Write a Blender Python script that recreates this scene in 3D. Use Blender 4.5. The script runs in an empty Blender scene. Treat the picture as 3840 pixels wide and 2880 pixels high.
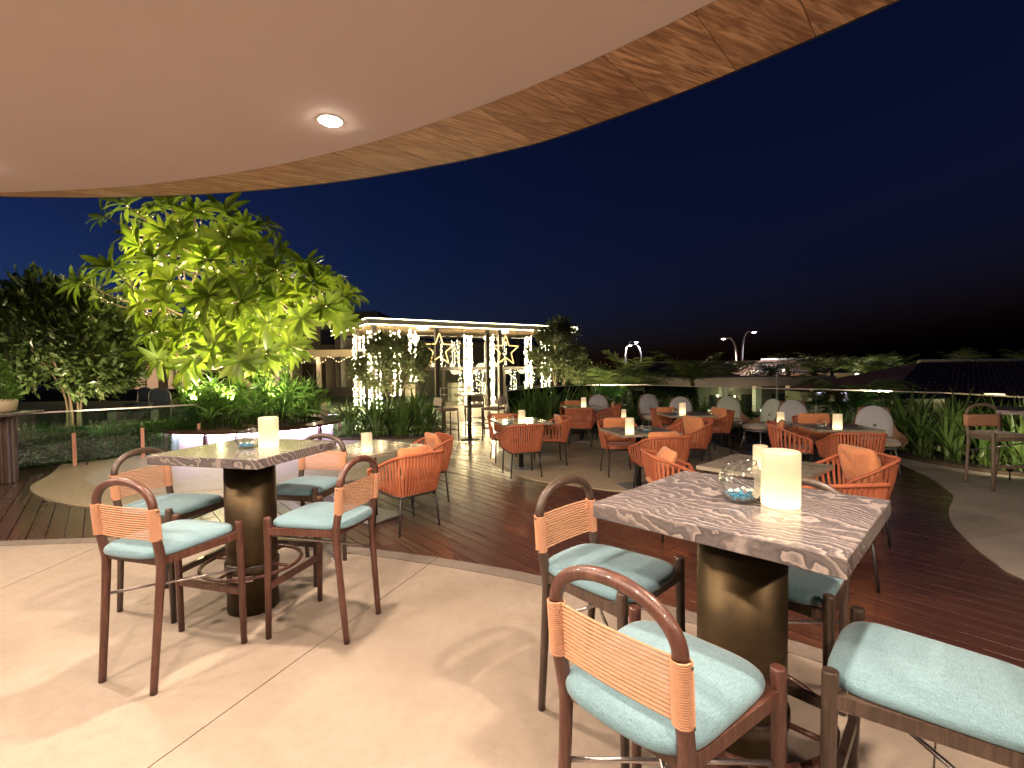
import bpy, bmesh, math, random
from mathutils import Vector, Matrix, Euler, noise as mnoise
random.seed(7)
PI = math.pi
SC = bpy.context.scene
COL = SC.collection

# ------------------------------------------------------------------ camera
cam_d = bpy.data.cameras.new('camera'); cam = bpy.data.objects.new('camera', cam_d); COL.objects.link(cam)
cam_d.sensor_width = 36.0; cam_d.sensor_fit = 'HORIZONTAL'; cam_d.lens = 17.045
cam_d.clip_start = 0.05; cam_d.clip_end = 3000
cam.matrix_world = Matrix.Translation((0, 0, 1.5424)) @ Matrix.Rotation(PI/2 - 0.0307, 4, 'X') @ Matrix.Rotation(-0.0105, 4, 'Z')
SC.camera = cam

# ------------------------------------------------------------------ sky
W = bpy.data.worlds.new('World'); SC.world = W; W.use_nodes = True
wn = W.node_tree.nodes; wl = W.node_tree.links
sky = wn.new('ShaderNodeTexSky'); sky.sky_type = 'NISHITA'; sky.sun_disc = False
sky.sun_elevation = math.radians(-3.0); sky.sun_rotation = math.radians(-80)
sky.altitude = 0; sky.air_density = 0.8; sky.dust_density = 0.0; sky.ozone_density = 3.2
bg = wn['Background']; bg.inputs['Strength'].default_value = 0.15
tint = wn.new('ShaderNodeMix'); tint.data_type = 'RGBA'; tint.blend_type = 'MULTIPLY'; tint.inputs[0].default_value = 1.0   # cool night tint over the whole sky
tint.inputs[7].default_value = (0.42, 0.72, 1.05, 1); wl.new(sky.outputs['Color'], tint.inputs[6]); wl.new(tint.outputs[2], bg.inputs['Color'])

# moonlight stands in for the sun at night
sun_d = bpy.data.lights.new('moon', 'SUN'); sun_d.energy = 0.015; sun_d.angle = math.radians(1.0); sun_d.color = (0.75, 0.85, 1.0)
sun = bpy.data.objects.new('moon', sun_d); COL.objects.link(sun)
sun.rotation_euler = (math.radians(50), 0, math.radians(-110))

SC.view_settings.view_transform = 'Standard'; SC.view_settings.look = 'None'
SC.view_settings.exposure = 1.12; SC.view_settings.gamma = 1.0; SC.view_settings.use_curve_mapping = False
SC.render.engine = 'CYCLES'
SC.cycles.use_denoising = True
try: SC.cycles.denoiser = 'OPENIMAGEDENOISE'
except Exception: pass
SC.cycles.max_bounces = 8; SC.cycles.transparent_max_bounces = 16
SC.cycles.diffuse_bounces = 4; SC.cycles.glossy_bounces = 4; SC.cycles.transmission_bounces = 6
SC.cycles.sample_clamp_indirect = 6.0; SC.cycles.sample_clamp_direct = 0.0
SC.cycles.caustics_reflective = False; SC.cycles.caustics_refractive = False
SC.cycles.use_light_tree = True

# ------------------------------------------------------------------ mesh helpers
class MB:
    """collects simple shapes and links them as one mesh object"""
    def __init__(s): s.v = []; s.f = []; s.sm = []
    def add(s, vs, fs, smooth=False):
        o = len(s.v); s.v += [tuple(p) for p in vs]; s.f += [tuple(i+o for i in f) for f in fs]; s.sm += [smooth]*len(fs); return s
    def box(s, c, size, rz=0.0, M=None):
        x, y, z = [d/2 for d in size]
        vs = [Vector((a*x, b*y, e*z)) for e in (-1, 1) for b in (-1, 1) for a in (-1, 1)]
        R = M if M is not None else Matrix.Rotation(rz, 3, 'Z')
        vs = [R @ p + Vector(c) for p in vs]
        return s.add(vs, [(0, 2, 3, 1), (4, 5, 7, 6), (0, 1, 5, 4), (2, 6, 7, 3), (0, 4, 6, 2), (1, 3, 7, 5)])
    def cbox(s, c, size, ch=0.004, rz=0.0):
        """box with a chamfered top edge"""
        x, y, z = [d/2 for d in size]; R = Matrix.Rotation(rz, 3, 'Z'); vs = []
        for zz, i in ((-z, 0), (z-ch, 0), (z, ch)):
            for a, b in ((-1, -1), (1, -1), (1, 1), (-1, 1)): vs.append(R @ Vector((a*(x-i), b*(y-i), zz)) + Vector(c))
        fs = [(3, 2, 1, 0), (8, 9, 10, 11)]
        for k in range(2):
            for j in range(4): a = k*4+j; b = k*4+(j+1) % 4; fs.append((a, b, b+4, a+4))
        return s.add(vs, fs)
    def tube(s, pts, r, seg=8, closed=False, cap=True, smooth=True, flat=None):
        pts = [Vector(p) for p in pts]; n = len(pts)
        rs = r if isinstance(r, (list, tuple)) else [r]*n
        vs = []; prev = None
        for i, p in enumerate(pts):
            if closed: t = pts[(i+1) % n] - pts[i-1]
            else: t = pts[min(i+1, n-1)] - pts[max(i-1, 0)]
            t.normalize()
            if prev is None:
                a = Vector((0, 0, 1)) if abs(t.z) < 0.9 else Vector((0, 1, 0))
                u = t.cross(a).normalized()
            else:
                u = (prev - t*prev.dot(t))
                u = u.normalized() if u.length > 1e-6 else t.orthogonal().normalized()
            w = t.cross(u); prev = u
            for k in range(seg):
                an = 2*PI*k/seg
                vs.append(p + (u*math.cos(an) + w*math.sin(an)*(flat if flat else 1))*rs[i])
        fs = []
        m = n if closed else n-1
        for i in range(m):
            for k in range(seg):
                a = i*seg+k; b = i*seg+(k+1) % seg; c = ((i+1) % n)*seg+(k+1) % seg; d = ((i+1) % n)*seg+k
                fs.append((a, b, c, d))
        s.add(vs, fs, smooth)
        if cap and not closed:
            o = len(s.v) - n*seg
            s.f.append(tuple(o+k for k in reversed(range(seg)))); s.sm.append(False)
            s.f.append(tuple(o+(n-1)*seg+k for k in range(seg))); s.sm.append(False)
        return s
    def lathe(s, prof, seg=24, c=(0, 0, 0), smooth=True, sx=1, sy=1, cap=True):
        n = len(prof); vs = []
        for r, z in prof:
            for k in range(seg):
                a = 2*PI*k/seg; vs.append((c[0]+r*math.cos(a)*sx, c[1]+r*math.sin(a)*sy, c[2]+z))
        fs = []
        for i in range(n-1):
            for k in range(seg):
                a = i*seg+k; b = i*seg+(k+1) % seg; fs.append((a, b, b+seg, a+seg))
        if cap and prof[0][0] > 1e-5: fs.append(tuple(reversed(range(seg))))
        if cap and prof[-1][0] > 1e-5: fs.append(tuple((n-1)*seg+k for k in range(seg)))
        return s.add(vs, fs, smooth)
    def prism(s, poly, z0, z1, ch=0.0):
        n = len(poly)
        a = sum(poly[i][0]*poly[(i+1) % n][1]-poly[(i+1) % n][0]*poly[i][1] for i in range(n))
        if a < 0: poly = poly[::-1]
        vs = [(p[0], p[1], z0) for p in poly] + [(p[0], p[1], z1) for p in poly]
        fs = [tuple(reversed(range(n))), tuple(range(n, 2*n))]
        for i in range(n): j = (i+1) % n; fs.append((i, j, j+n, i+n))
        return s.add(vs, fs)
    def build(s, name, mat, parent=None, smooth=None, loc=None):
        me = bpy.data.meshes.new(name); me.from_pydata(s.v, [], s.f)
        me.polygons.foreach_set('use_smooth', [bool(x) for x in s.sm] if smooth is None else [smooth]*len(s.f))
        me.update()
        return link(name, me, mat, parent, loc)

def link(name, me, mat=None, parent=None, loc=None):
    o = bpy.data.objects.new(name, me); COL.objects.link(o)
    if mat and not me.materials: me.materials.append(mat)
    if parent: o.parent = parent
    if loc: o.location = loc
    return o
def empty(name, loc=(0, 0, 0), rz=0.0):
    o = bpy.data.objects.new(name, None); o.empty_display_size = 0.1; COL.objects.link(o)
    o.location = loc; o.rotation_euler = (0, 0, rz); return o
def tag(o, label, cat, group=None):
    o['label'] = label; o['category'] = cat
    if group: o['group'] = group
    return o
def struct(o, label=None):
    o['kind'] = 'structure'
    if label: o['label'] = label
    return o
def copy_tree(o, parent=None):
    c = o.copy(); COL.objects.link(c); c.parent = parent
    for ch in o.children: copy_tree(ch, c)
    return c
def place(proto, used, loc, rz, label, cat, group):
    o = proto if not used else copy_tree(proto)
    used.append(1); o.location = loc; o.rotation_euler = (0, 0, rz)
    return tag(o, label, cat, group)
def spline(pts, n=8, closed=True):
    """Catmull-Rom through 2-D or 3-D points"""
    P = [Vector(p) for p in pts]; out = []; m = len(P)
    for i in range(m if closed else m-1):
        if closed: a, b, c, d = P[i-1], P[i], P[(i+1) % m], P[(i+2) % m]
        else: a, b, c, d = P[max(i-1, 0)], P[i], P[i+1], P[min(i+2, m-1)]
        for k in range(n):
            t = k/n
            out.append(0.5*((2*b)+(c-a)*t+(2*a-5*b+4*c-d)*t*t+(3*b-a-3*c+d)*t**3))
    if not closed: out.append(P[-1])
    return out
def inpoly(x, y, poly):
    r = False; n = len(poly); j = n-1
    for i in range(n):
        xi, yi = poly[i][0], poly[i][1]; xj, yj = poly[j][0], poly[j][1]
        if (yi > y) != (yj > y) and x < (xj-xi)*(y-yi)/(yj-yi)+xi: r = not r
        j = i
    return r

# ------------------------------------------------------------------ material helpers
def mat(name, col=(0.5, 0.5, 0.5), rough=0.6, metal=0.0, spec=0.5, coat=0.0):
    m = bpy.data.materials.new(name); m.use_nodes = True
    b = m.node_tree.nodes['Principled BSDF']
    b.inputs['Base Color'].default_value = (*col, 1); b.inputs['Roughness'].default_value = rough
    b.inputs['Metallic'].default_value = metal; b.inputs['Specular IOR Level'].default_value = spec
    b.inputs['Coat Weight'].default_value = coat
    return m
class NT:
    def __init__(s, m): s.t = m.node_tree; s.n = s.t.nodes; s.l = s.t.links; s.b = s.n.get('Principled BSDF'); s.out = s.n.get('Material Output')
    def new(s, k, **kw):
        x = s.n.new(k)
        for a, v in kw.items(): setattr(x, a, v)
        return x
    def co(s, kind='Object', scale=(1, 1, 1), rot=(0, 0, 0)):
        tc = s.new('ShaderNodeTexCoord'); mp = s.new('ShaderNodeMapping')
        mp.inputs['Scale'].default_value = scale; mp.inputs['Rotation'].default_value = rot
        s.l.new(tc.outputs[kind], mp.inputs['Vector']); return mp.outputs['Vector']
    def noise(s, vec, scale=5, detail=4, rough=0.55, dist=0.0):
        x = s.new('ShaderNodeTexNoise'); x.inputs['Scale'].default_value = scale; x.inputs['Detail'].default_value = detail
        x.inputs['Roughness'].default_value = rough; x.inputs['Distortion'].default_value = dist
        if vec is not None: s.l.new(vec, x.inputs['Vector'])
        return x.outputs['Fac']
    def ramp(s, fac, stops):
        x = s.new('ShaderNodeValToRGB'); e = x.color_ramp.elements
        while len(e) > 1: e.remove(e[-1])
        e[0].position = stops[0][0]; e[0].color = (*stops[0][1], 1)
        for p, c in stops[1:]: k = e.new(p); k.color = (*c, 1)
        s.l.new(fac, x.inputs['Fac']); return x.outputs['Color']
    def math(s, op, a, b=None):
        x = s.new('ShaderNodeMath', operation=op)
        for i, v in enumerate((a, b)):
            if v is None: continue
            if isinstance(v, (int, float)): x.inputs[i].default_value = v
            else: s.l.new(v, x.inputs[i])
        return x.outputs[0]
    def rng(s, fac, a, b, lo=0.0, hi=1.0):
        x = s.new('ShaderNodeMapRange'); x.inputs['From Min'].default_value = lo; x.inputs['From Max'].default_value = hi
        x.inputs['To Min'].default_value = a; x.inputs['To Max'].default_value = b
        s.l.new(fac, x.inputs['Value']); return x.outputs['Result']
    def mix(s, fac, a, b, mode='MIX'):
        x = s.new('ShaderNodeMix', data_type='RGBA', blend_type=mode)
        if isinstance(fac, (int, float)): x.inputs[0].default_value = fac
        else: s.l.new(fac, x.inputs[0])
        for i, v in ((6, a), (7, b)):
            if isinstance(v, tuple): x.inputs[i].default_value = (*v, 1)
            else: s.l.new(v, x.inputs[i])
        return x.outputs[2]
    def bump(s, h, strength=0.2, dist=0.01):
        x = s.new('ShaderNodeBump'); x.inputs['Strength'].default_value = strength; x.inputs['Distance'].default_value = dist
        s.l.new(h, x.inputs['Height']); s.l.new(x.outputs['Normal'], s.b.inputs['Normal'])
    def color(s, c): s.l.new(c, s.b.inputs['Base Color'])
    def rough(s, c): s.l.new(c, s.b.inputs['Roughness'])
    def rand(s):
        a = s.new('ShaderNodeObjectInfo').outputs['Random']; b = s.new('ShaderNodeNewGeometry').outputs['Random Per Island']
        return s.math('FRACT', s.math('ADD', a, b))

def m_concrete(name, c1, c2, rough=0.55):
    m = mat(name, c1, rough); t = NT(m); v = t.co('Object')
    n1 = t.noise(v, 1.3, 6, 0.6, 0.6); n2 = t.noise(v, 14, 5, 0.7); n3 = t.noise(v, 160, 3, 0.7)
    c = t.mix(t.rng(n1, 0, 1, 0.35, 0.68), c1, c2)
    c = t.mix(t.rng(n2, 0, 0.35, 0.45, 0.75), c, tuple(x*0.72 for x in c2)); n4 = t.noise(v, 0.45, 5, 0.65, 1.2); c = t.mix(t.rng(n4, 0, 0.4, 0.5, 0.66), c, tuple(x*0.74 for x in c2))
    c = t.mix(t.rng(n3, 0, 0.5, 0.55, 0.8), c, tuple(min(1, x*1.25) for x in c1))
    t.color(c); t.rough(t.rng(n2, rough-0.15, rough+0.15, 0.3, 0.7)); t.bump(t.math('ADD', n3, t.math('MULTIPLY', n2, 0.6)), 0.25, 0.003)
    return m
def m_deck():
    m = mat('wet_deck_wood', (0.1, 0.04, 0.02), 0.25, spec=0.8, coat=1.0); t = NT(m)
    A = -0.7055
    v = t.co('Object', (1, 1, 1), (0, 0, A))
    def st(sx, sy):
        q = t.new('ShaderNodeMapping'); q.inputs['Scale'].default_value = (sx, sy, 1); t.l.new(v, q.inputs['Vector']); return q.outputs['Vector']
    vs = st(30, 1.4)
    r = t.rand()
    g = t.noise(vs, 1.0, 6, 0.65, 1.2); p = t.noise(v, 1.1, 3, 0.5, 0.4)
    c = t.ramp(g, [(0.25, (0.030, 0.011, 0.007)), (0.5, (0.075, 0.029, 0.017)), (0.75, (0.135, 0.058, 0.034))])
    c = t.mix(t.rng(r, 0, 0.65), c, (0.045, 0.015, 0.008)); t.color(c)
    pl_ = t.noise(st(9, 0.8), 1.0, 4, 0.6, 0.8); mixr = t.math('ADD', t.math('MULTIPLY', pl_, 0.55), t.math('ADD', t.math('MULTIPLY', r, 0.22), t.math('MULTIPLY', p, 0.3)))
    t.rough(t.rng(mixr, 0.26, 0.46, 0.35, 0.7)); t.l.new(t.rng(mixr, 0.12, 0.34, 0.36, 0.70), t.b.inputs['Coat Roughness']); t.b.inputs['Coat IOR'].default_value = 1.55
    t.bump(t.math('ADD', g, t.math('MULTIPLY', t.noise(v, 6, 3, 0.6), 0.8)), 0.22, 0.004)
    return m
def m_wood(name, dark, mid, light, scale=(40, 2.5, 40), rough=0.4, coat=0.1, bump=0.1):
    m = mat(name, mid, rough, coat=coat); t = NT(m)
    g = t.noise(t.co('Object', scale), 1.0, 5, 0.6, 1.0)
    t.color(t.ramp(g, [(0.3, dark), (0.52, mid), (0.75, light)])); t.bump(g, bump, 0.002)
    return m
def m_walnut():
    m = mat('walnut_veneer', (0.3, 0.13, 0.05), 0.62, spec=0.3); t = NT(m)
    tc = t.new('ShaderNodeTexCoord'); oi = t.new('ShaderNodeObjectInfo'); mp = t.new('ShaderNodeMapping')
    mp.inputs['Scale'].default_value = (24, 2.6, 3)
    cx = t.new('ShaderNodeCombineXYZ'); t.l.new(t.math('MULTIPLY', oi.outputs['Random'], 37.0), cx.inputs[1]); t.l.new(t.math('MULTIPLY', oi.outputs['Random'], 13.0), cx.inputs[0])
    t.l.new(tc.outputs['UV'], mp.inputs['Vector']); t.l.new(cx.outputs[0], mp.inputs['Location'])
    g = t.noise(mp.outputs['Vector'], 1.0, 4, 0.55, 2.2); g2 = t.noise(mp.outputs['Vector'], 0.45, 3, 0.5, 3.0)
    c = t.ramp(g, [(0.30, (0.20, 0.105, 0.06)), (0.44, (0.50, 0.30, 0.17)), (0.58, (0.68, 0.43, 0.26)), (0.8, (0.80, 0.57, 0.36))])
    c = t.mix(t.rng(g2, 0, 0.75, 0.42, 0.62), c, (0.21, 0.095, 0.045))
    c = t.mix(t.rng(oi.outputs['Random'], 0, 0.35), c, (0.26, 0.12, 0.06)); t.color(c)
    return m
def m_marble():
    m = mat('wavy_marble', (0.3, 0.25, 0.24), 0.16, spec=0.6); t = NT(m)
    v = t.co('Object', (1, 1, 1), (0.5, 0.35, 0.5))
    d = t.new('ShaderNodeTexNoise'); d.inputs['Scale'].default_value = 2.4; d.inputs['Detail'].default_value = 5; t.l.new(v, d.inputs['Vector'])
    av = t.new('ShaderNodeVectorMath', operation='MULTIPLY_ADD'); t.l.new(d.outputs['Color'], av.inputs[0]); av.inputs[1].default_value = (0.55, 0.55, 0.55); t.l.new(v, av.inputs[2])
    w = t.new('ShaderNodeTexWave', wave_type='BANDS', bands_direction='X', wave_profile='SAW'); w.inputs['Scale'].default_value = 8.0; w.inputs['Distortion'].default_value = 3.4
    w.inputs['Detail'].default_value = 4; w.inputs['Detail Scale'].default_value = 1.6; t.l.new(av.outputs[0], w.inputs['Vector'])
    n = t.noise(v, 5, 6, 0.65, 0.5); n2 = t.noise(v, 2.2, 3, 0.5)
    c = t.ramp(w.outputs['Fac'], [(0.0, (0.065, 0.058, 0.062)), (0.28, (0.125, 0.110, 0.112)), (0.45, (0.085, 0.075, 0.078)), (0.66, (0.155, 0.136, 0.134)), (0.82, (0.25, 0.216, 0.205)), (0.92, (0.31, 0.267, 0.25)), (1.0, (0.085, 0.075, 0.077))])
    c = t.mix(t.rng(n, 0, 0.40, 0.50, 0.72), c, (0.23, 0.18, 0.16)); c = t.mix(t.rng(n2, 0, 0.4, 0.5, 0.7), c, (0.12, 0.098, 0.10))
    t.color(c); return m
def m_fabric(name, col, sc=420, rough=0.85, var=0.12):
    m = mat(name, col, rough, spec=0.25); t = NT(m); v = t.co('Object')
    a = t.noise(t.co('Object', (sc, sc*0.12, sc)), 1, 2, 0.5); b = t.noise(t.co('Object', (sc*0.12, sc, sc)), 1, 2, 0.5)
    h = t.math('ADD', a, b); p = t.noise(v, 6, 3)
    lo = tuple(x*(1-var*2) for x in col); hi = tuple(min(1, x*(1+var*2)) for x in col)
    c = t.mix(t.rng(h, 0, 1, 0.75, 1.25), lo, hi); c = t.mix(t.rng(p, 0, 0.25, 0.35, 0.7), c, tuple(x*0.75 for x in col))
    t.color(c); t.bump(h, 0.25, 0.002); m.node_tree.nodes['Principled BSDF'].inputs['Sheen Weight'].default_value = 0.2
    return m
def m_noise(name, c1, c2, scale=6, rough=0.6, metal=0.0, bump=0.1, det=5, spec=0.5, isl=0.0, c3=None, bd=0.004):
    m = mat(name, c1, rough, metal, spec); t = NT(m); n = t.noise(t.co('Object'), scale, det, 0.6, 0.3)
    c = t.mix(t.rng(n, 0, 1, 0.3, 0.7), c1, c2)
    if isl: c = t.mix(t.math('MULTIPLY', t.rand(), isl), c, c3 or c1)
    t.color(c)
    if bump: t.bump(n, bump, bd)
    return m
def m_leaf(name, c1, c2, rough=0.4, trans=0.35, tcol=None):
    m = mat(name, c1, rough, spec=0.45); t = NT(m)
    n = t.noise(t.co('Object'), 2.2, 2); r = t.rand()
    c = t.mix(r, c1, c2); c = t.mix(t.rng(n, 0, 0.6, 0.35, 0.65), c, tuple(x*0.6 for x in c1)); t.color(c)
    tr = t.new('ShaderNodeBsdfTranslucent')
    hs = t.new('ShaderNodeHueSaturation'); hs.inputs['Value'].default_value = 1.6; hs.inputs['Saturation'].default_value = 1.1; t.l.new(c, hs.inputs['Color'])
    if tcol: tr.inputs['Color'].default_value = (*tcol, 1)
    else: t.l.new(hs.outputs[0], tr.inputs['Color'])
    mx = t.new('ShaderNodeMixShader'); mx.inputs[0].default_value = trans
    t.l.new(t.b.outputs[0], mx.inputs[1]); t.l.new(tr.outputs[0], mx.inputs[2]); t.l.new(mx.outputs[0], t.out.inputs[0])
    return m
def m_glass(name, tint=(0.82, 0.95, 0.9), rough=0.02, ior=1.5, boost=1.0, top=1.0):
    m = mat(name); t = NT(m); t.n.remove(t.b)
    tr = t.new('ShaderNodeBsdfTransparent'); tr.inputs[0].default_value = (*tint, 1)
    gl = t.new('ShaderNodeBsdfGlossy'); gl.inputs['Roughness'].default_value = rough
    fr = t.new('ShaderNodeFresnel'); fr.inputs[0].default_value = ior
    mx = t.new('ShaderNodeMixShader'); t.l.new(t.math('MINIMUM', t.math('MULTIPLY', fr.outputs[0], boost), top), mx.inputs[0])
    t.l.new(tr.outputs[0], mx.inputs[1]); t.l.new(gl.outputs[0], mx.inputs[2]); t.l.new(mx.outputs[0], t.out.inputs[0])
    return m
def m_emit(name, col, st, sample=True):
    m = mat(name, (0.8, 0.8, 0.8), 0.5); b = m.node_tree.nodes['Principled BSDF']
    b.inputs['Emission Color'].default_value = (*col, 1); b.inputs['Emission Strength'].default_value = st
    if not sample: m.cycles.emission_sampling = 'NONE'
    return m

MAT = {}
MAT['concrete'] = m_concrete('warm_concrete', (0.315, 0.262, 0.215), (0.265, 0.21, 0.165), 0.6)
MAT['strip'] = m_concrete('grey_edge_concrete', (0.20, 0.165, 0.14), (0.16, 0.13, 0.11), 0.6)
MAT['patch'] = m_concrete('tan_concrete', (0.42, 0.345, 0.24), (0.36, 0.29, 0.20), 0.42)
MAT['patch_in'] = m_concrete('pale_concrete', (0.46, 0.41, 0.35), (0.40, 0.35, 0.30), 0.5)
MAT['path'] = m_concrete('grey_path_concrete', (0.34, 0.30, 0.26), (0.29, 0.25, 0.215), 0.55)
MAT['joint'] = mat('dark_joint', (0.07, 0.055, 0.045), 0.9)
MAT['deck'] = m_deck()
MAT['under'] = mat('deck_void', (0.012, 0.009, 0.008), 0.9)
MAT['plaster'] = m_noise('painted_plaster', (0.62, 0.515, 0.485), (0.605, 0.50, 0.47), 3, 0.85, bump=0.05)
MAT['walnut'] = m_walnut()
MAT['rim'] = mat('dark_metal_trim', (0.03, 0.028, 0.03), 0.5)
MAT['stool_wood'] = m_wood('red_brown_wood_finish', (0.045, 0.014, 0.009), (0.085, 0.032, 0.022), (0.15, 0.065, 0.048), (60, 60, 5), 0.42, 0.15)
MAT['stool_dark'] = m_wood('dark_bronze_finish', (0.028, 0.018, 0.013), (0.058, 0.036, 0.026), (0.10, 0.066, 0.05), (60, 60, 5), 0.42, 0.15)
MAT['steel'] = m_noise('brushed_steel', (0.55, 0.5, 0.5), (0.4, 0.36, 0.36), 40, 0.3, 0.9, bump=0.05)
MAT['teal'] = m_fabric('aqua_woven_fabric', (0.135, 0.235, 0.28))
MAT['cord'] = m_noise('peach_cord', (0.50, 0.265, 0.155), (0.44, 0.22, 0.125), 90, 0.7, bump=0.4)
MAT['brass'] = m_noise('aged_brass', (0.11, 0.076, 0.036), (0.04, 0.028, 0.016), 3.6, 0.46, 0.8, bump=0.08, det=8)
MAT['marble'] = m_marble()
MAT['black'] = mat('black_powder_coat', (0.018, 0.016, 0.015), 0.45)
MAT['strap'] = m_noise('terracotta_strap', (0.43, 0.130, 0.062), (0.36, 0.102, 0.047), 30, 0.7, bump=0.3, isl=0.4, c3=(0.36, 0.10, 0.045))
MAT['ocush'] = m_fabric('orange_cushion_fabric', (0.56, 0.225, 0.10), 300)
MAT['oseat'] = m_fabric('dusty_orange_fabric', (0.46, 0.15, 0.075), 300)
MAT['stone'] = m_noise('polished_stone_top', (0.30, 0.26, 0.20), (0.20, 0.17, 0.13), 9, 0.12, bump=0.0)
MAT['wicker'] = m_noise('tan_wicker', (0.22, 0.125, 0.06), (0.13, 0.07, 0.035), 120, 0.65, bump=0.6)
MAT['gcush'] = m_fabric('pale_grey_fabric', (0.40, 0.41, 0.43), 300)
MAT['cream'] = m_fabric('cream_fabric', (0.55, 0.47, 0.36), 300)
MAT['taupe'] = m_fabric('taupe_fabric', (0.20, 0.15, 0.10), 300)
MAT['alu'] = mat('grey_aluminium', (0.35, 0.34, 0.33), 0.35, 0.6)
MAT['soil'] = m_noise('dark_soil', (0.04, 0.026, 0.017), (0.075, 0.05, 0.03), 30, 0.95, bump=0.8, bd=0.02)
MAT['rail_glass'] = m_glass('green_balustrade_glass', (0.74, 0.9, 0.83), 0.03, 1.5, 1.25)
MAT['vase_glass'] = m_glass('clear_vase_glass', (0.97, 0.985, 0.985), 0.03, 1.4, 1.5, 0.45)
MAT['pebble_b'] = m_noise('blue_glass_pebble', (0.015, 0.15, 0.30), (0.03, 0.26, 0.42), 40, 0.15, bump=0)
MAT['pebble_w'] = mat('white_pebble', (0.75, 0.72, 0.66), 0.4)
# ================================================================== SETTING
CC = Vector((-3.66, -3.85))            # centre of the round terrace and of its canopy
def pol(r, deg): a = math.radians(deg); return (CC.x + r*math.cos(a), CC.y + r*math.sin(a))
GZ = -3.6                              # street level: the terrace is one storey up

g = MB().box((0, 400, GZ-0.5), (2400, 2400, 1.0)).build('ground', m_noise('dark_ground', (0.02, 0.021, 0.017), (0.035, 0.033, 0.025), 0.2, 0.95, bump=0), None)
struct(g)

# podium under the terrace
pod = [(-16, -13), (12, -13), (12, 6), (8.9, 9.9), (7.4, 11.9), (5.4, 14.6), (3.6, 16.2), (0, 14.5), (-4, 13.3), (-7.5, 9.5), (-16, 9.2)]
struct(MB().prism(pod, GZ, -0.12).build('podium', MAT['path']))

# ---- round concrete terrace: base, wedge panels with open joints, edge strip
tb = MB().prism([pol(8.34, d) for d in range(0, 360, 3)], -0.11, -0.016).build('terrace_floor', MAT['joint']); struct(tb)
RJ, RO_, RI_ = 8.22, 8.36, 8.225
step = 21.6
for k in range(17):
    a0 = 3.9 + k*step; a1 = min(a0+step, 363.9)
    for r0, r1 in ((0.0, 3.0), (3.0, RJ)):
        n = 14; e0 = 0.0035/r1; poly = []
        for i in range(n+1):
            poly.append(pol(r1-0.003, math.degrees(math.radians(a0)+e0+(math.radians(a1-a0)-2*e0)*i/n)))
        if r0 > 0:
            e1 = 0.0035/r0
            for i in range(n, -1, -1): poly.append(pol(r0+0.003, math.degrees(math.radians(a0)+e1+(math.radians(a1-a0)-2*e1)*i/n)))
        else: poly.append(pol(0.01, (a0+a1)/2))
        MB().prism(poly, -0.015, 0.0).build('concrete_panel', MAT['concrete'], tb)
for k in range(17):
    a0 = 3.9+k*step; a1 = min(a0+step, 363.9); n = 16
    poly = [pol(RO_, a0+0.02+(a1-a0-0.04)*i/n) for i in range(n+1)] + [pol(RI_, a1-0.02-(a1-a0-0.04)*i/n) for i in range(n+1)]
    MB().prism(poly, -0.06, 0.002).build('edge_strip', MAT['strip'], tb)

# ---- inlaid concrete islands in the deck
patch_o = spline([(-7.9, 8.7), (-7.1, 7.4), (-6.46, 6.44), (-5.15, 5.66), (-4.1, 5.62), (-3.09, 6.0), (-2.3, 6.75), (-1.84, 7.51), (-1.42, 8.5), (-1.29, 9.5), (-1.6, 10.7), (-3, 11.5), (-6, 12.2), (-8, 10.6)], 8)
cen = Vector((-5.2, 9.4)); patch_i = [cen + (p-cen)*(1-0.62/max(0.7, (p-cen).length)) for p in patch_o]
struct(MB().prism([p[:] for p in patch_o], -0.05, 0.003).build('planter_island_paving', MAT['patch']))
struct(MB().prism([p[:] for p in patch_i], -0.04, 0.007).build('planter_island_inlay', MAT['patch_in']))
isl = spline([(-0.35, 8.3), (-0.16, 7.47), (0.28, 6.7), (0.8, 6.37), (1.31, 6.05), (2.2, 6.02), (3.1, 6.6), (3.75, 7.5), (4.05, 8.5), (4.04, 9.78), (3.6, 10.9), (2.5, 11.4), (1.0, 11.0), (0.1, 9.8)], 8)
ib = MB().prism([p[:] for p in isl], -0.05, 0.003).build('dining_island_paving', MAT['patch']); struct(ib)
rp = spline([(6.7, 8.5), (6.45, 8.1), (6.11, 7.66), (5.82, 6.85), (5.49, 6.18), (5.17, 5.65), (4.64, 5.12), (4.27, 4.68), (3.94, 4.13), (3.75, 3.74), (3.66, 3.44), (3.65, 2.4), (4.2, 1.0), (8, 0.4), (11, 3), (11, 6), (8, 8)], 8)
struct(MB().prism([p[:] for p in rp], -0.05, 0.003).build('side_path', MAT['path']))

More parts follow.
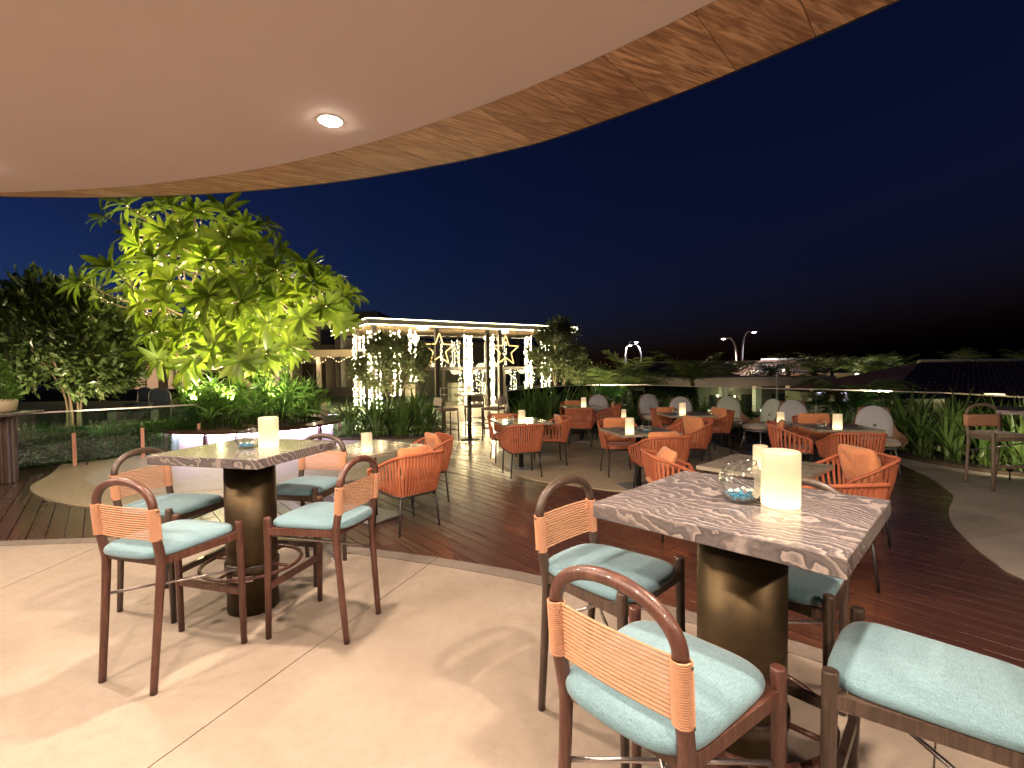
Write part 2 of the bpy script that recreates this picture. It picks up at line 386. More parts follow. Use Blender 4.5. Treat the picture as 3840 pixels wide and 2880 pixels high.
# ---- timber deck, board by board
dk = MB().prism([(-9, 3), (-9, 7.2), (-7.6, 9.2), (-4, 12.8), (-0.5, 13.6), (3, 14.8), (5.2, 13.2), (8.2, 9.4), (9, 5.5), (9, -4), (3, -4), (3, 2), (-4, 3)], -0.10, -0.030).build('deck', MAT['under']); struct(dk)
BA = -0.7055; bd = Vector((math.sin(BA), math.cos(BA))); bn = Vector((math.cos(BA), -math.sin(BA)))
deck_poly = [(-9, 2.5), (-9, 7.2), (-7.6, 9.3), (-4, 12.8), (-0.5, 13.6), (3, 14.8), (5.2, 13.2), (8.2, 9.4), (9, 5.5), (9, -1), (3, -1), (0, 2.5)]
boards = []; PITCH = 0.135; off0 = Vector((-4.59, 4.31)).dot(bn)
rb_ = random.Random(3)
for i in range(-40, 110):
    u = off0 + (i+0.5)*PITCH; t = -12 + rb_.random()*2.5
    while t < 16:
        L = rb_.choice((1.8, 2.4, 3.0, 3.6)); c = bn*u + bd*(t+L/2)
        ok = False
        for q in (-0.45, -0.22, 0, 0.22, 0.45):
            p = c + bd*(q*L)
            if inpoly(p.x, p.y, deck_poly) and (p-CC).length > 8.25 and not inpoly(p.x, p.y, patch_o) and not inpoly(p.x, p.y, isl) and not inpoly(p.x, p.y, rp) and p.y > 0.9*abs(p.x)-0.4: ok = True
        if ok: boards.append((c.length, c, L, rb_.uniform(-0.0012, 0.0012)))
        t += L
boards.sort(key=lambda b: b[0])
rest = MB()
def board_mb(mb, c, L, dz):
    R = Matrix.Rotation(-BA, 3, 'Z'); x, y = PITCH/2-0.0045, L/2-0.003; h = 0.0005
    vs = []
    for zz, i in ((-0.028, 0), (-0.006-h+dz, 0), (-0.006+dz, h)):
        for a, b in ((-1, -1), (1, -1), (1, 1), (-1, 1)):
            p = R @ Vector((a*(x-i), b*(y-i), 0)); vs.append((c.x+p.x, c.y+p.y, zz))
    fs = [(8, 9, 10, 11)]
    for k in range(2):
        for j in range(4): a = k*4+j; b = k*4+(j+1) % 4; fs.append((a, b, b+4, a+4))
    mb.add(vs, fs)
for n_, (d_, c, L, dz) in enumerate(boards):
    if n_ < 295:
        m_ = MB(); board_mb(m_, c, L, dz); m_.build('deck_board', MAT['deck'], dk)
    else: board_mb(rest, c, L, dz)
if rest.v: rest.build('far_deck_boards', MAT['deck'], dk)['kind'] = 'stuff'

# ---- canopy over the terrace
can = empty('canopy', (CC.x, CC.y, 0)); tag(can, 'round plaster canopy edged with walnut veneer over the near terrace', 'canopy')
def lp(r, deg, z): a = math.radians(deg); return (r*math.cos(a), r*math.sin(a), z)
def rin(d): d = max(30.0, min(140.0, d)); return 7.83 - (96.5-d)*0.0108 if d < 96.5 else 7.83
ZC, ZO = 3.0, 3.12
def RC_(d): return 8.245 - max(0.0, 62.0-max(d, 20.0))*0.0155
A0, A1 = -40, 220
vs = [(0, 0, ZC)]; fs = []
N = 130
for i in range(N+1): d = A0+(A1-A0)*i/N; vs.append(lp(rin(d), d, ZC))
for i in range(N): fs.append((0, i+2, i+1))
MB().add(vs, fs).build('ceiling', MAT['plaster'], can)
# veneer panels, each with its own grain
d = A0
rw = random.Random(5)
while d < A1:
    w = rw.uniform(2.3, 3.3); e = min(d+w, A1); n = 5; vs = []; uv = []
    for i in range(n+1):
        a = d+0.012+(e-d-0.024)*i/n
        vs.append(lp(rin(a)+0.003, a, ZC+0.0005)); vs.append(lp(RC_(a), a, ZO))
        s_ = math.radians(a)*8.0; uv += [(s_, 0), (s_, 0.6)]
    fs = [(2*i, 2*i+1, 2*i+3, 2*i+2) for i in range(n)]
    # give the panel real thickness upward
    m0 = len(vs); vs += [(x, y, z+0.018) for x, y, z in vs]; uv += uv
    fs = fs + [tuple(reversed([q+m0 for q in f])) for f in fs] + [(0, m0, m0+1, 1), (2*n+1, m0+2*n+1, m0+2*n, 2*n)]
    mb = MB().add(vs, fs); o = mb.build('veneer_panel', MAT['walnut'], can)
    ul = o.data.uv_layers.new(name='UVMap')
    sk = 0.35
    for lo in o.data.loops: q = uv[lo.vertex_index]; ul.data[lo.index].uv = (q[0]+q[1]*sk, q[1])
    d = e
# outer rim and roof
mb = MB(); vs = []; fs = []
for i in range(N+1):
    a = A0+(A1-A0)*i/N
    vs += [lp(RC_(a)+0.003, a, ZO-0.002), lp(RC_(a)+0.012, a, ZO-0.002), lp(RC_(a)+0.012, a, ZO+0.30), lp(0.5, a, ZO+0.45)]
for i in range(N):
    for k in range(3): a = i*4+k; fs.append((a, a+1, a+5, a+4))
mb.add(vs, fs).build('roof_rim', MAT['rim'], can)

# ---- recessed downlights
WARM = (1.0, 0.775, 0.585)
m_dl = m_emit('downlight_lens', (1.0, 0.86, 0.7), 60.0); m_ring = mat('white_trim_ring', (0.75, 0.72, 0.68), 0.4)
def downlight(r, deg, label, watts):
    x, y = pol(r, deg); o = empty('downlight', (x, y, ZC)); tag(o, label, 'downlight', 'recessed downlights in the canopy')
    MB().lathe([(0.058, -0.001), (0.058, -0.004), (0.072, -0.006), (0.078, -0.001)], 28, cap=False).build('trim_ring', m_ring, o)
    MB().lathe([(0.057, -0.001), (0.056, -0.009), (0.045, -0.016), (0.0, -0.020)], 24, cap=False).build('lens', m_dl, o)
    ld = bpy.data.lights.new('downlight_lamp', 'SPOT'); ld.energy = watts; ld.color = WARM; ld.spot_size = math.radians(178); ld.spot_blend = 0.25; ld.shadow_soft_size = 0.07
    lo = bpy.data.objects.new('downlight_lamp', ld); COL.objects.link(lo); lo.parent = o; lo.location = (0, 0, -0.03)
DLW = 195
downlight(7.21, 68.7, 'single bright recessed downlight in the plaster ceiling', DLW)
for a, nm in ((47.2, 'right of the veined stone bar table'), (25.7, 'added as fill far to the right behind the viewer'), (90.2, 'added as fill over the left terrace edge'), (111.7, 'added as fill over the far left terrace edge')):  # last three are unseen lamps added as fill
    downlight(7.21, a, 'recessed downlight ' + nm, DLW)
for a, nm in ((37, 'above the viewer to the right'), (58, 'just above the viewer'), (79.5, 'above the left part of the terrace'), (101, 'above the inner left terrace')):  # unseen inner ring, added to brighten terrace and deck
    downlight(5.0, a, 'added inner fill downlight ' + nm, DLW)

# ---- planting beds
bed_l = spline([(-4.0, 10.75), (-3.0, 10.75), (-2.2, 10.85), (-1.75, 11.1), (-1.7, 11.8), (-3, 12.2), (-4.4, 12.2)], 6)
struct(MB().prism([p[:] for p in bed_l], -0.03, 0.05).build('planting_bed', MAT['soil']))
bed_r = spline([(-0.05, 11.6), (0.9, 11.9), (2.0, 12.5), (3.4, 12.5), (4.6, 11.3), (5.5, 9.9), (6.4, 8.6), (6.5, 7.5), (6.9, 6.6), (8.0, 6.2), (8.6, 7.5), (8.4, 9.4), (7.1, 11.3), (5.6, 12.9), (4.2, 15.2), (2.6, 15.3), (1.0, 14.0), (0.0, 12.7)], 6)
struct(MB().prism([p[:] for p in bed_r], -0.03, 0.05).build('curved_planting_bed', MAT['soil']))

# ---- glass balustrades: each run a thing, each pane and post a part
M_cap = m_noise('brushed_rail_cap', (0.62, 0.57, 0.5), (0.5, 0.46, 0.4), 20, 0.35, 0.5, bump=0)
def balustrade(pts, h, label, z0=0.0, post=(0.4, 0.25, 0.16), cap=True, lean=0.0, every=1):
    o = empty('glass_balustrade', (pts[0][0], pts[0][1], z0)); tag(o, label, 'balustrade', 'glass balustrades round the terrace')
    b0 = Vector((pts[0][0], pts[0][1], z0)); mp = m_noise('balustrade_post', post, tuple(c*0.8 for c in post), 12, 0.45, bump=0)
    for i in range(len(pts)-1):
        p = Vector((*pts[i], z0)) - b0; q = Vector((*pts[i+1], z0)) - b0; dd = q-p; L = dd.length; rz = math.atan2(dd.y, dd.x); c = (p+q)/2
        MB().box((c.x, c.y, (h+0.08)/2), (L-0.03, 0.012, h-0.10), rz).build('glass_pane', MAT['rail_glass'], o)
        if cap: MB().box((c.x, c.y, h), (L+0.004, 0.035, 0.022), rz).build('rail_cap', M_cap, o)
    for i in range(0, len(pts), every):
        p = Vector((*pts[i], z0)) - b0
        MB().cbox((p.x, p.y, h*0.3), (0.05, 0.06, h*0.6), 0.004, 0.6).build('post', mp, o)
balustrade([(-9.4, 6.3), (-8.3, 7.05), (-7.35, 8.1), (-6.7, 8.75), (-6.1, 9.4)], 0.92, 'low clear glass balustrade with copper post before the left hedge', post=(0.62, 0.30, 0.18))
balustrade([(-4.75, 12.35), (-3.6, 12.45), (-2.5, 12.5), (-1.75, 12.45)], 0.90, 'green tinted glass balustrade behind the left strap leaf bed', cap=False)
balustrade([(-0.1, 12.2), (0.25, 13.0), (1.2, 14.6), (2.6, 15.8), (4.2, 15.4), (5.6, 12.7), (7.1, 11.3), (8.3, 9.3), (8.3, 7.85), (8.6, 5.5)], 1.0, 'long curved glass balustrade with pale cap behind the grey lounge chairs', post=(0.3, 0.3, 0.28), every=2)
# ================================================================== BAR TABLES AND STOOLS
def bar_table(loc, rz, w, d, h, t, label, group, plaque=False):
    o = empty('bar_table', (*loc, 0), rz); tag(o, label, 'bar table', group)
    mb = MB(); x, y, b = w/2, d/2, 0.003; vs = []
    for zz, i in ((h-t, b), (h-t+b, 0), (h-b, 0), (h, b)):
        for a, c in ((-1, -1), (1, -1), (1, 1), (-1, 1)): vs.append((a*(x-i), c*(y-i), zz))
    fs = [(3, 2, 1, 0), (12, 13, 14, 15)] + [(k*4+j, k*4+(j+1) % 4, k*4+4+(j+1) % 4, k*4+4+j) for k in range(3) for j in range(4)]
    mb.add(vs, fs).build('table_top', MAT['marble'], o)
    MB().box((0, 0, h-t-0.012), (w*0.72, d*0.72, 0.02)).build('under_frame', MAT['black'], o)
    r = 0.152
    MB().lathe([(r, 0.0), (r, h-t-0.022)], 40).build('pedestal', MAT['brass'], o)
    MB().lathe([(r+0.002, 0.272), (r+0.010, 0.276), (r+0.010, 0.318), (r+0.002, 0.322)], 40).build('foot_ring_collar', MAT['stool_dark'], o)
    # looped foot rail round the pedestal
    ring = []
    for k in range(48):
        a = 2*PI*k/48; rr = 0.295; ring.append((rr*math.cos(a), rr*math.sin(a), 0.295))
    fr = MB().tube(ring, 0.012, 8, closed=True)
    for k in range(4): a = PI/2*k; fr.tube([(r*math.cos(a), r*math.sin(a), 0.295), (0.30*math.cos(a), 0.30*math.sin(a), 0.295)], 0.010, 8)
    fr.build('foot_rail', MAT['stool_wood'], o)
    if plaque:
        vs = []; n = 8
        for i in range(n+1):
            a = math.radians(-105-rz*180/PI)+0.75*i/n; vs += [((r+0.0125)*math.cos(a), (r+0.0125)*math.sin(a), 0.225), ((r+0.0125)*math.cos(a), (r+0.0125)*math.sin(a), 0.262)]
        MB().add(vs, [(2*i, 2*i+2, 2*i+3, 2*i+1) for i in range(n)]).build('steel_band', MAT['steel'], o)
    return o
G_BT = 'square veined stone bar tables on brass drums'
bar_table((-1.72, 3.155), 1.3252, 0.75, 0.782, 1.05, 0.057, 'veined stone bar table on brass drum left of centre beside four aqua stools', G_BT, True)
bar_table((0.836, 1.763), 0.7909, 0.75, 0.782, 1.05, 0.057, 'large near veined stone bar table with glass vase in right foreground', G_BT)

def bar_stool(frame, seatm, solid=False):
    o = empty('bar_stool')
    fw, wb, dp = 0.2337, 0.172, 0.2305
    Lr = 0.0185
    # front legs stand a little above the seat
    for s in (-1, 1):
        MB().tube([(s*fw, dp, 0), (s*(fw+0.001), dp-0.006, 0.35), (s*fw, dp-0.012, 0.690), (s*fw, dp-0.012, 0.703), (s*fw, dp-0.012, 0.707)], [0.0165, 0.0185, 0.021, 0.021, 0.017], 14).build('front_leg', frame, o)
    # rear legs rise past the seat and carry the arch
    top = 0.885
    for s in (-1, 1):
        p = spline([(s*wb, -dp-0.012, 0), (s*(wb+0.006), -dp+0.014, 0.32), (s*(wb+0.012), -dp+0.034, 0.58), (s*(wb+0.016), -dp+0.030, 0.66), (s*(wb+0.018), -dp+0.012, 0.76), (s*(wb+0.018), -dp+0.002, top)], 5, False)
        MB().tube(p, [0.0165+0.005*min(1, i/14) for i in range(len(p))], 14).build('rear_leg', frame, o)
    ar = []; n = 22
    for i in range(n+1):
        a = PI*i/n; ar.append(((wb+0.018)*math.cos(a), -dp+0.002-0.006*math.sin(a), top+0.132*math.sin(a)**0.85 if math.sin(a) > 0 else top))
    MB().tube(ar, 0.0195, 14).build('back_arch', frame, o)
    # rails under the seat
    def rail(a, b, z, w_, h_, nm):
        a = Vector(a); b = Vector(b); dd = b-a; MB().box(((a.x+b.x)/2, (a.y+b.y)/2, z), (dd.length, w_, h_), math.atan2(dd.y, dd.x)).build(nm, frame, o)
    for s in (-1, 1): rail((s*fw, dp-0.012), (s*(wb+0.012), -dp+0.034), 0.628, 0.022, 0.040, 'side_rail')
    rail((-fw, dp-0.012), (fw, dp-0.012), 0.628, 0.022, 0.040, 'front_rail')
    rail((-wb-0.012, -dp+0.04), (wb+0.012, -dp+0.04), 0.628, 0.022, 0.040, 'rear_rail')
    rail((-fw, dp-0.004), (fw, dp-0.004), 0.30, 0.024, 0.036, 'foot_rail')
    MB().tube([(-wb-0.008, -dp+0.022, 0.43), (fw, dp-0.008, 0.43)], 0.0075, 8).build('brace_rod', MAT['steel'], o)
    MB().tube([(wb+0.008, -dp+0.022, 0.425), (-fw+0.01, dp-0.02, 0.60)], 0.0075, 8).build('brace_rod', MAT['steel'], o)
    # upholstered seat: rounded plan, domed top
    nu, rings = 48, [(0.0, 1.0, 0.649), (0.25, 1.012, 0.653), (0.5, 1.018, 0.662), (0.75, 1.006, 0.672), (0.9, 0.97, 0.681), (0.97, 0.89, 0.688), (1, 0.70, 0.694), (1, 0.42, 0.698), (1, 0.15, 0.699)]
    vs = []; fs = []
    for _, sc, z in rings:
        for k in range(nu):
            a = 2*PI*k/nu; c, s_ = math.cos(a), math.sin(a); e = 0.42
            px = math.copysign(abs(c)**e, c); py = math.copysign(abs(s_)**e, s_)
            hw = 0.226-0.030*(1-(py+1)/2)      # narrower towards the back
            y = py*0.236+0.004
            yb = y - (0.02*(1-px*px) if py < 0 else -0.004*(1-px*px))
            vs.append((px*hw*sc, yb*sc, z))
    R_ = len(rings)
    for i in range(R_-1):
        for k in range(nu): a = i*nu+k; b = i*nu+(k+1) % nu; fs.append((a, b, b+nu, a+nu))
    fs.append(tuple(reversed(range(nu)))); fs.append(tuple((R_-1)*nu+k for k in range(nu)))
    MB().add(vs, fs, True).build('seat_cushion', seatm, o)
    # backrest of stretched cord, every strand on its own
    z0, z1, nc = 0.740, 0.890, 14
    X = wb+0.018
    if not solid:
        for s in (-1, 1):
            wr = MB()
            pts = []; turns = 26
            for i in range(turns*10+1):
                f = i/(turns*10); a = 2*PI*turns*f; z = z0-0.003+(z1-z0+0.006)*f; yc = -dp+0.013-0.011*f
                pts.append((s*X+0.0235*math.cos(a), yc+0.0235*math.sin(a), z))
            wr.tube(pts, 0.0034, 5).build('cord_wrap', MAT['cord'], o)
        # the strands run in front of and behind the posts
        for i in range(nc):
            f = i/(nc-1); z = z0+(z1-z0)*f; yc = -dp+0.013-0.011*f
            for side in (0,):
                bow = 0.018
                pts = [(-X+2*X*j/10, yc-side*0.0*1-0.0245*side*(1 if abs(j-5) > 4 else 1)*0.9 - bow*math.sin(PI*j/10)*0.6, z+(0.002 if side > 0 else 0)) for j in range(11)]
                MB().tube(pts, 0.0041, 6).build('cord', MAT['cord'], o)
        for s in (-1, 1):
            for zz, yy in ((z0+0.004, -dp+0.012), (z1-0.006, -dp+0.002)):
                MB().lathe([(0.0, 0.0015), (0.005, 0.0)], 8).build('nail_head', MAT['black'], o, loc=(s*(X+0.0275), yy, zz)).rotation_euler = (0, s*PI/2, 0)
    else:
        vs = []; nx, nz = 12, 6
        for sd in (0, 1):
            for j in range(nz+1):
                for i in range(nx+1):
                    f = i/nx; y = -dp+0.013-0.011*j/nz-0.012*math.sin(PI*f)+(0.024 if sd else -0.026); vs.append((-X-0.022+(2*X+0.044)*f, y, z0+(z1-z0)*j/nz))
        m_ = (nx+1)*(nz+1); fs = []
        for j in range(nz):
            for i in range(nx): a = j*(nx+1)+i; fs += [(a, a+1, a+nx+2, a+nx+1), (m_+a, m_+a+nx+1, m_+a+nx+2, m_+a+1)]
        for i in range(nx): fs += [(i+1, i, m_+i, m_+i+1), (nz*(nx+1)+i, nz*(nx+1)+i+1, m_+nz*(nx+1)+i+1, m_+nz*(nx+1)+i)]
        for j in range(nz): fs += [(j*(nx+1), (j+1)*(nx+1), m_+(j+1)*(nx+1), m_+j*(nx+1)), ((j+1)*(nx+1)+nx, j*(nx+1)+nx, m_+j*(nx+1)+nx, m_+(j+1)*(nx+1)+nx)]
        MB().add(vs, fs, True).build('back_panel', MAT['cord'], o)
    return o
G_ST = 'bar stools with aqua seats and peach cord backs'
sa = bar_stool(MAT['stool_wood'], MAT['teal']); sb = bar_stool(MAT['stool_dark'], MAT['teal']); ua = []; ub = []
for pr, us, x, y, a, lab in (
    (sa, ua, -1.8314, 2.5633, -0.292, 'red brown bar stool in front of the left bar table, arch to the left'),
    (sa, ua, -1.1414, 2.9285, 1.3149, 'red brown bar stool right of the left bar table, back to the armchairs'),
    (sb, ub, -2.287, 3.222, -1.755, 'dark bar stool left of the brass drum, half behind the nearest left stool'),
    (sb, ub, -1.598, 3.71, 2.921, 'dark bar stool behind the left bar table before the lit planter'),
    (sa, ua, 0.4143, 1.3536, -0.8427, 'reddish bar stool with peach cord back before the right stone table'),
    (sb, ub, 0.4121, 2.1027, -2.3535, 'dark bar stool at the left corner of the big right bar table'),
    (sb, ub, 1.187, 1.331, 0.822, 'bar stool cut off by the bottom right corner showing only its aqua seat'),
    (sb, ub, 1.152, 2.063, 2.313, 'bar stool mostly hidden behind the brass drum of the right table, blue seat edge')):
    place(pr, us, (x, y, 0), a, lab, 'bar stool', G_ST)

# tables and stools further off
def round_candle(loc, h, r, label, st):
    o = empty('candle_lamp', loc); tag(o, label, 'candle lamp', 'glowing white table candle lamps')
    n = 28; b = min(0.008, r*0.2)
    MB().lathe([(r*0.92, 0.0), (r, b*0.6), (r, h-b), (r-b*0.35, h-b*0.3), (r-b, h), (r*0.5, h-0.001), (0.0, h-0.0015)], n).build('shade', st, o)
    return o
def m_candle(name, st, h):
    m = mat(name, (0.26, 0.22, 0.16), 0.45); t = NT(m)
    sx = t.new('ShaderNodeSeparateXYZ'); tc = t.new('ShaderNodeTexCoord'); t.l.new(tc.outputs['Object'], sx.inputs[0])
    f0 = t.rng(sx.outputs['Z'], 1.0, 0.0, h*0.06, h*0.85); f = t.math('ADD', t.math('MULTIPLY', t.math('MULTIPLY', f0, f0), 0.78), 0.22)
    t.b.inputs['Emission Color'].default_value = (1.0, 0.73, 0.38, 1); t.l.new(t.math('MULTIPLY', f, st), t.b.inputs['Emission Strength']); return m
MAT['candle_big'] = m_candle('candle_lamp_shell', 1.2, 0.196)
MAT['candle_s'] = m_candle('candle_lamp_shell_small', 1.3, 0.185)
round_candle((0.945, 1.70, 1.0502), 0.196, 0.0625, 'large glowing candle lamp on the near right stone table', MAT['candle_big'])
round_candle((-1.60, 3.17, 1.0502), 0.196, 0.0605, 'glowing candle lamp on the left stone bar table', MAT['candle_big'])

def vase(loc, s, label, seed):
    o = empty('glass_vase', loc); tag(o, label, 'vase', 'round glass vases with pebbles')
    rv = random.Random(seed)
    prof = [(0.040, 0.0), (0.052, 0.012), (0.0625, 0.035), (0.066, 0.058), (0.064, 0.080), (0.057, 0.100), (0.050, 0.113)]
    seg = 36; vs = []; fs = []
    for r, z in prof:
        for k in range(seg):
            a = 2*PI*k/seg; tilt = (z/0.113)**2*0.016*math.cos(a); vs.append((r*math.cos(a)*s, r*math.sin(a)*s, (z+tilt)*s))
    for r, z in reversed(prof):
        for k in range(seg):
            a = 2*PI*k/seg; tilt = (z/0.113)**2*0.016*math.cos(a); vs.append(((r-0.0025)*math.cos(a)*s, (r-0.0025)*math.sin(a)*s, (max(z, 0.004)+tilt)*s))
    R_ = len(prof)*2
    for i in range(R_-1):
        for k in range(seg): a = i*seg+k; b = i*seg+(k+1) % seg; fs.append((a, b, b+seg, a+seg))
    fs.append(tuple(reversed(range(seg)))); fs.append(tuple((R_-1)*seg+k for k in range(seg)))
    MB().add(vs, fs, True).build('bowl', MAT['vase_glass'], o)
    rim = [(0.049*math.cos(2*PI*k/36)*s, 0.049*math.sin(2*PI*k/36)*s, (0.113+0.016*math.cos(2*PI*k/36))*s) for k in range(36)]
    MB().tube(rim, 0.0017*s, 6, closed=True).build('rim', m_rimglass, o)
    for k in range(34):
        a = rv.uniform(0, 2*PI); rr = 0.046*math.sqrt(rv.random())*s; lay = rv.random()
        q = MB().lathe([(0, -0.006*s), (0.0075*s, -0.002*s), (0.0075*s, 0.002*s), (0, 0.006*s)], 7, sx=rv.uniform(0.8, 1.2), sy=rv.uniform(0.8, 1.2))
        q.build('pebble', MAT['pebble_w'] if k % 7 == 0 else MAT['pebble_b'], o, loc=(rr*math.cos(a), rr*math.sin(a), (0.011+(0.022 if k % 7 == 0 else 0.018*lay))*s))
m_rimglass = m_glass('glass_rim', (0.86, 0.9, 0.9), 0.1, 1.5, 2.0, 0.5)
vase((0.83, 1.765, 1.0502), 1.15, 'tilted round glass vase with blue pebbles beside the big candle lamp', 1)
vase((-1.72, 3.12, 1.0502), 1.05, 'round glass vase with blue pebbles on the left bar table', 2)

# bar table at the left edge on a pair of fluted half columns, with a potted conifer
o = empty('bar_table', (-7.38, 6.85, 0), 0.2); tag(o, 'bar table on two fluted half columns at the left edge of the picture', 'bar table', 'side bar tables')
MB().cbox((0, 0, 0.985), (0.8, 0.8, 0.04), 0.004).build('table_top', MAT['marble'], o)
for s in (-1, 1):
    pf = []
    for k in range(60):
        a = 2*PI*k/60; rr = 0.125+0.012*math.cos(10*a); pf.append((s*0.14+rr*math.cos(a), rr*math.sin(a)))
    MB().prism(pf, 0.0, 0.962).build('fluted_column', MAT['stool_dark'], o)
# ================================================================== DINING TABLES AND ARMCHAIRS
def dining_table(loc, rz, label, w=0.78):
    o = empty('dining_table', (*loc, 0), rz); tag(o, label, 'dining table', 'low square dining tables on the deck')
    MB().cbox((0, 0, 0.724), (w, w, 0.03), 0.003).build('table_top', MAT['stone'], o)
    MB().tube([(0, 0, 0.012), (0, 0, 0.708)], 0.036, 14).build('pedestal', MAT['black'], o)
    MB().cbox((0, 0, 0.010), (0.44, 0.44, 0.016), 0.003).build('base_plate', MAT['alu'], o)
    return o
TB = [((-1.47, 5.08), 0.98, 'dining table with candle lamp left of the nearest orange armchair pair'),
      ((0.13, 7.5), 0.28, 'dining table on the wet deck below the right gold star'),
      ((1.48, 10.35), 0.1, 'farthest dining table by the strap leaf plants, ringed by three orange armchairs'),
      ((1.62, 6.22), 0.2, 'dining table with vase in the middle of the tan paved island'),
      ((3.0, 8.4), 0.0, 'dining table behind the middle group, before the pale lounge chairs'),
      ((4.28, 6.4), -0.15, 'dining table at the right group near the dark planting'),
      ((2.05, 3.92), 0.75, 'dark dining table just behind the big stone bar table')]
for l, r, lab in TB: dining_table(l, r, lab)
CW = [((-1.45, 4.80), 'beside the nearest orange armchair pair'), ((0.14, 7.26), 'on the dining table below the right gold star'), ((1.52, 10.3), 'on the farthest dining table'),
      ((1.45, 5.98), 'on the middle dining table next to a glass vase'), ((2.97, 8.44), 'on the table before the pale lounge chairs'), ((4.17, 6.2), 'on the right dining table near the dark planting'), ((1.95, 3.80), 'half hidden behind the large foreground candle')]
for (x, y), lab in CW: round_candle((x, y, 0.7392), 0.185, 0.053, 'small glowing candle lamp ' + lab, MAT['candle_s'])
vase((1.66, 6.0, 0.7392), 1.0, 'round glass vase beside the candle on the middle dining table', 4)
vase((4.0, 6.25, 0.7392), 0.85, 'small glass vase beside the candle on the right dining table', 5)
vase((-0.03, 7.27, 0.7392), 0.85, 'small glass vase on the dining table below the right gold star', 6)
vase((2.82, 8.38, 0.7392), 0.8, 'small glass vase on the table before the pale lounge chairs', 8)

def armchair():
    o = empty('armchair')
    zb, zf = 0.752, 0.580
    def rim(t):      # t 0..1 along the arm, the back and the other arm
        K = [(-0.29, 0.20, zf), (-0.285, 0.02, 0.635), (-0.275, -0.16, 0.708), (-0.235, -0.285, 0.748), (-0.12, -0.305, zb), (0, -0.31, zb+0.002), (0.12, -0.305, zb), (0.235, -0.285, 0.748), (0.275, -0.16, 0.708), (0.285, 0.02, 0.635), (0.29, 0.20, zf)]
        return K
    R = spline(rim(0), 6, False)
    Bp = [(-0.235, 0.215, 0.385), (-0.235, 0.02, 0.375), (-0.23, -0.14, 0.365), (-0.19, -0.215, 0.36), (-0.10, -0.23, 0.36), (0, -0.233, 0.36), (0.10, -0.23, 0.36), (0.19, -0.215, 0.36), (0.23, -0.14, 0.365), (0.235, 0.02, 0.375), (0.235, 0.215, 0.385)]
    Bt = spline(Bp, 6, False)
    MB().tube([(-0.245, 0.222, 0.385), (-0.293, 0.205, 0.565)] + [p for p in R[1:-1]] + [(0.293, 0.205, 0.565), (0.245, 0.222, 0.385)], 0.0155, 8).build('wrapped_rim', MAT['strap'], o)
    MB().tube(Bt + [(0.12, 0.235, 0.385), (-0.12, 0.235, 0.385)], 0.0115, 6, closed=True).build('seat_frame', MAT['black'], o)
    # straps hang from the rim to the frame
    n = 34
    for i in range(n):
        f = (i+0.5)/n*(len(R)-1); k = int(f); w = f-k
        a = R[k]*(1-w)+R[min(k+1, len(R)-1)]*w; b = Bt[k]*(1-w)+Bt[min(k+1, len(Bt)-1)]*w
        tg = (R[min(k+1, len(R)-1)]-R[max(k-1, 0)]); tg.z = 0; tg.normalize(); nr = Vector((tg.y, -tg.x, 0))
        vs = []; hw = 0.0102; th = 0.0045
        for q, bulge in ((0, 0), (0.5, 0.012), (1, 0)):
            p = a*(1-q)+b*q + nr*bulge
            vs += [p-tg*hw-nr*th, p+tg*hw-nr*th, p+tg*hw+nr*th, p-tg*hw+nr*th]
        fs = [(s*4+j, s*4+(j+1) % 4, s*4+4+(j+1) % 4, s*4+4+j) for s in range(2) for j in range(4)]
        MB().add(vs, fs).build('strap', MAT['strap'], o)
    for s in (-1, 1):
        MB().tube([(s*0.215, 0.205, 0.38), (s*0.229, 0.22, 0.0)], [0.012, 0.010], 8).build('leg', MAT['black'], o)
        MB().tube([(s*0.195, -0.20, 0.36), (s*0.229, -0.222, 0.0)], [0.012, 0.010], 8).build('leg', MAT['black'], o)
    MB().box((0, 0, 0.372), (0.42, 0.40, 0.012)).build('seat_pan', MAT['black'], o)
    cushion_mesh(0.23, 0.215, 0.065, 0.28).build('seat_cushion', MAT['oseat'], o, loc=(0, 0.005, 0.412))
    return o
def cushion_mesh(hx, hy, t, e=0.35, pinch=0.0, n=40):
    rings = [(-1, 0.3), (-0.96, 0.75), (-0.72, 0.94), (-0.3, 1.0), (0.0, 1.01), (0.3, 1.0), (0.72, 0.94), (0.96, 0.75), (1, 0.3)]
    vs = []; fs = []
    for zz, sc in rings:
        for k in range(n):
            a = 2*PI*k/n; c, s = math.cos(a), math.sin(a)
            px = math.copysign(abs(c)**e, c); py = math.copysign(abs(s)**e, s)
            corner = (abs(px)*abs(py))**2
            k2 = 1-pinch*(1-corner)
            vs.append((px*hx*sc*k2, py*hy*sc*k2, zz*t/2*(1-corner*0.75*(pinch > 0))))
    m = len(rings)
    for i in range(m-1):
        for k in range(n): a = i*n+k; b = i*n+(k+1) % n; fs.append((a, b, b+n, a+n))
    fs.append(tuple(reversed(range(n)))); fs.append(tuple((m-1)*n+k for k in range(n)))
    return MB().add(vs, fs, True)
ac = armchair(); uc = []
G_AC = 'terracotta strap armchairs round the dining tables'
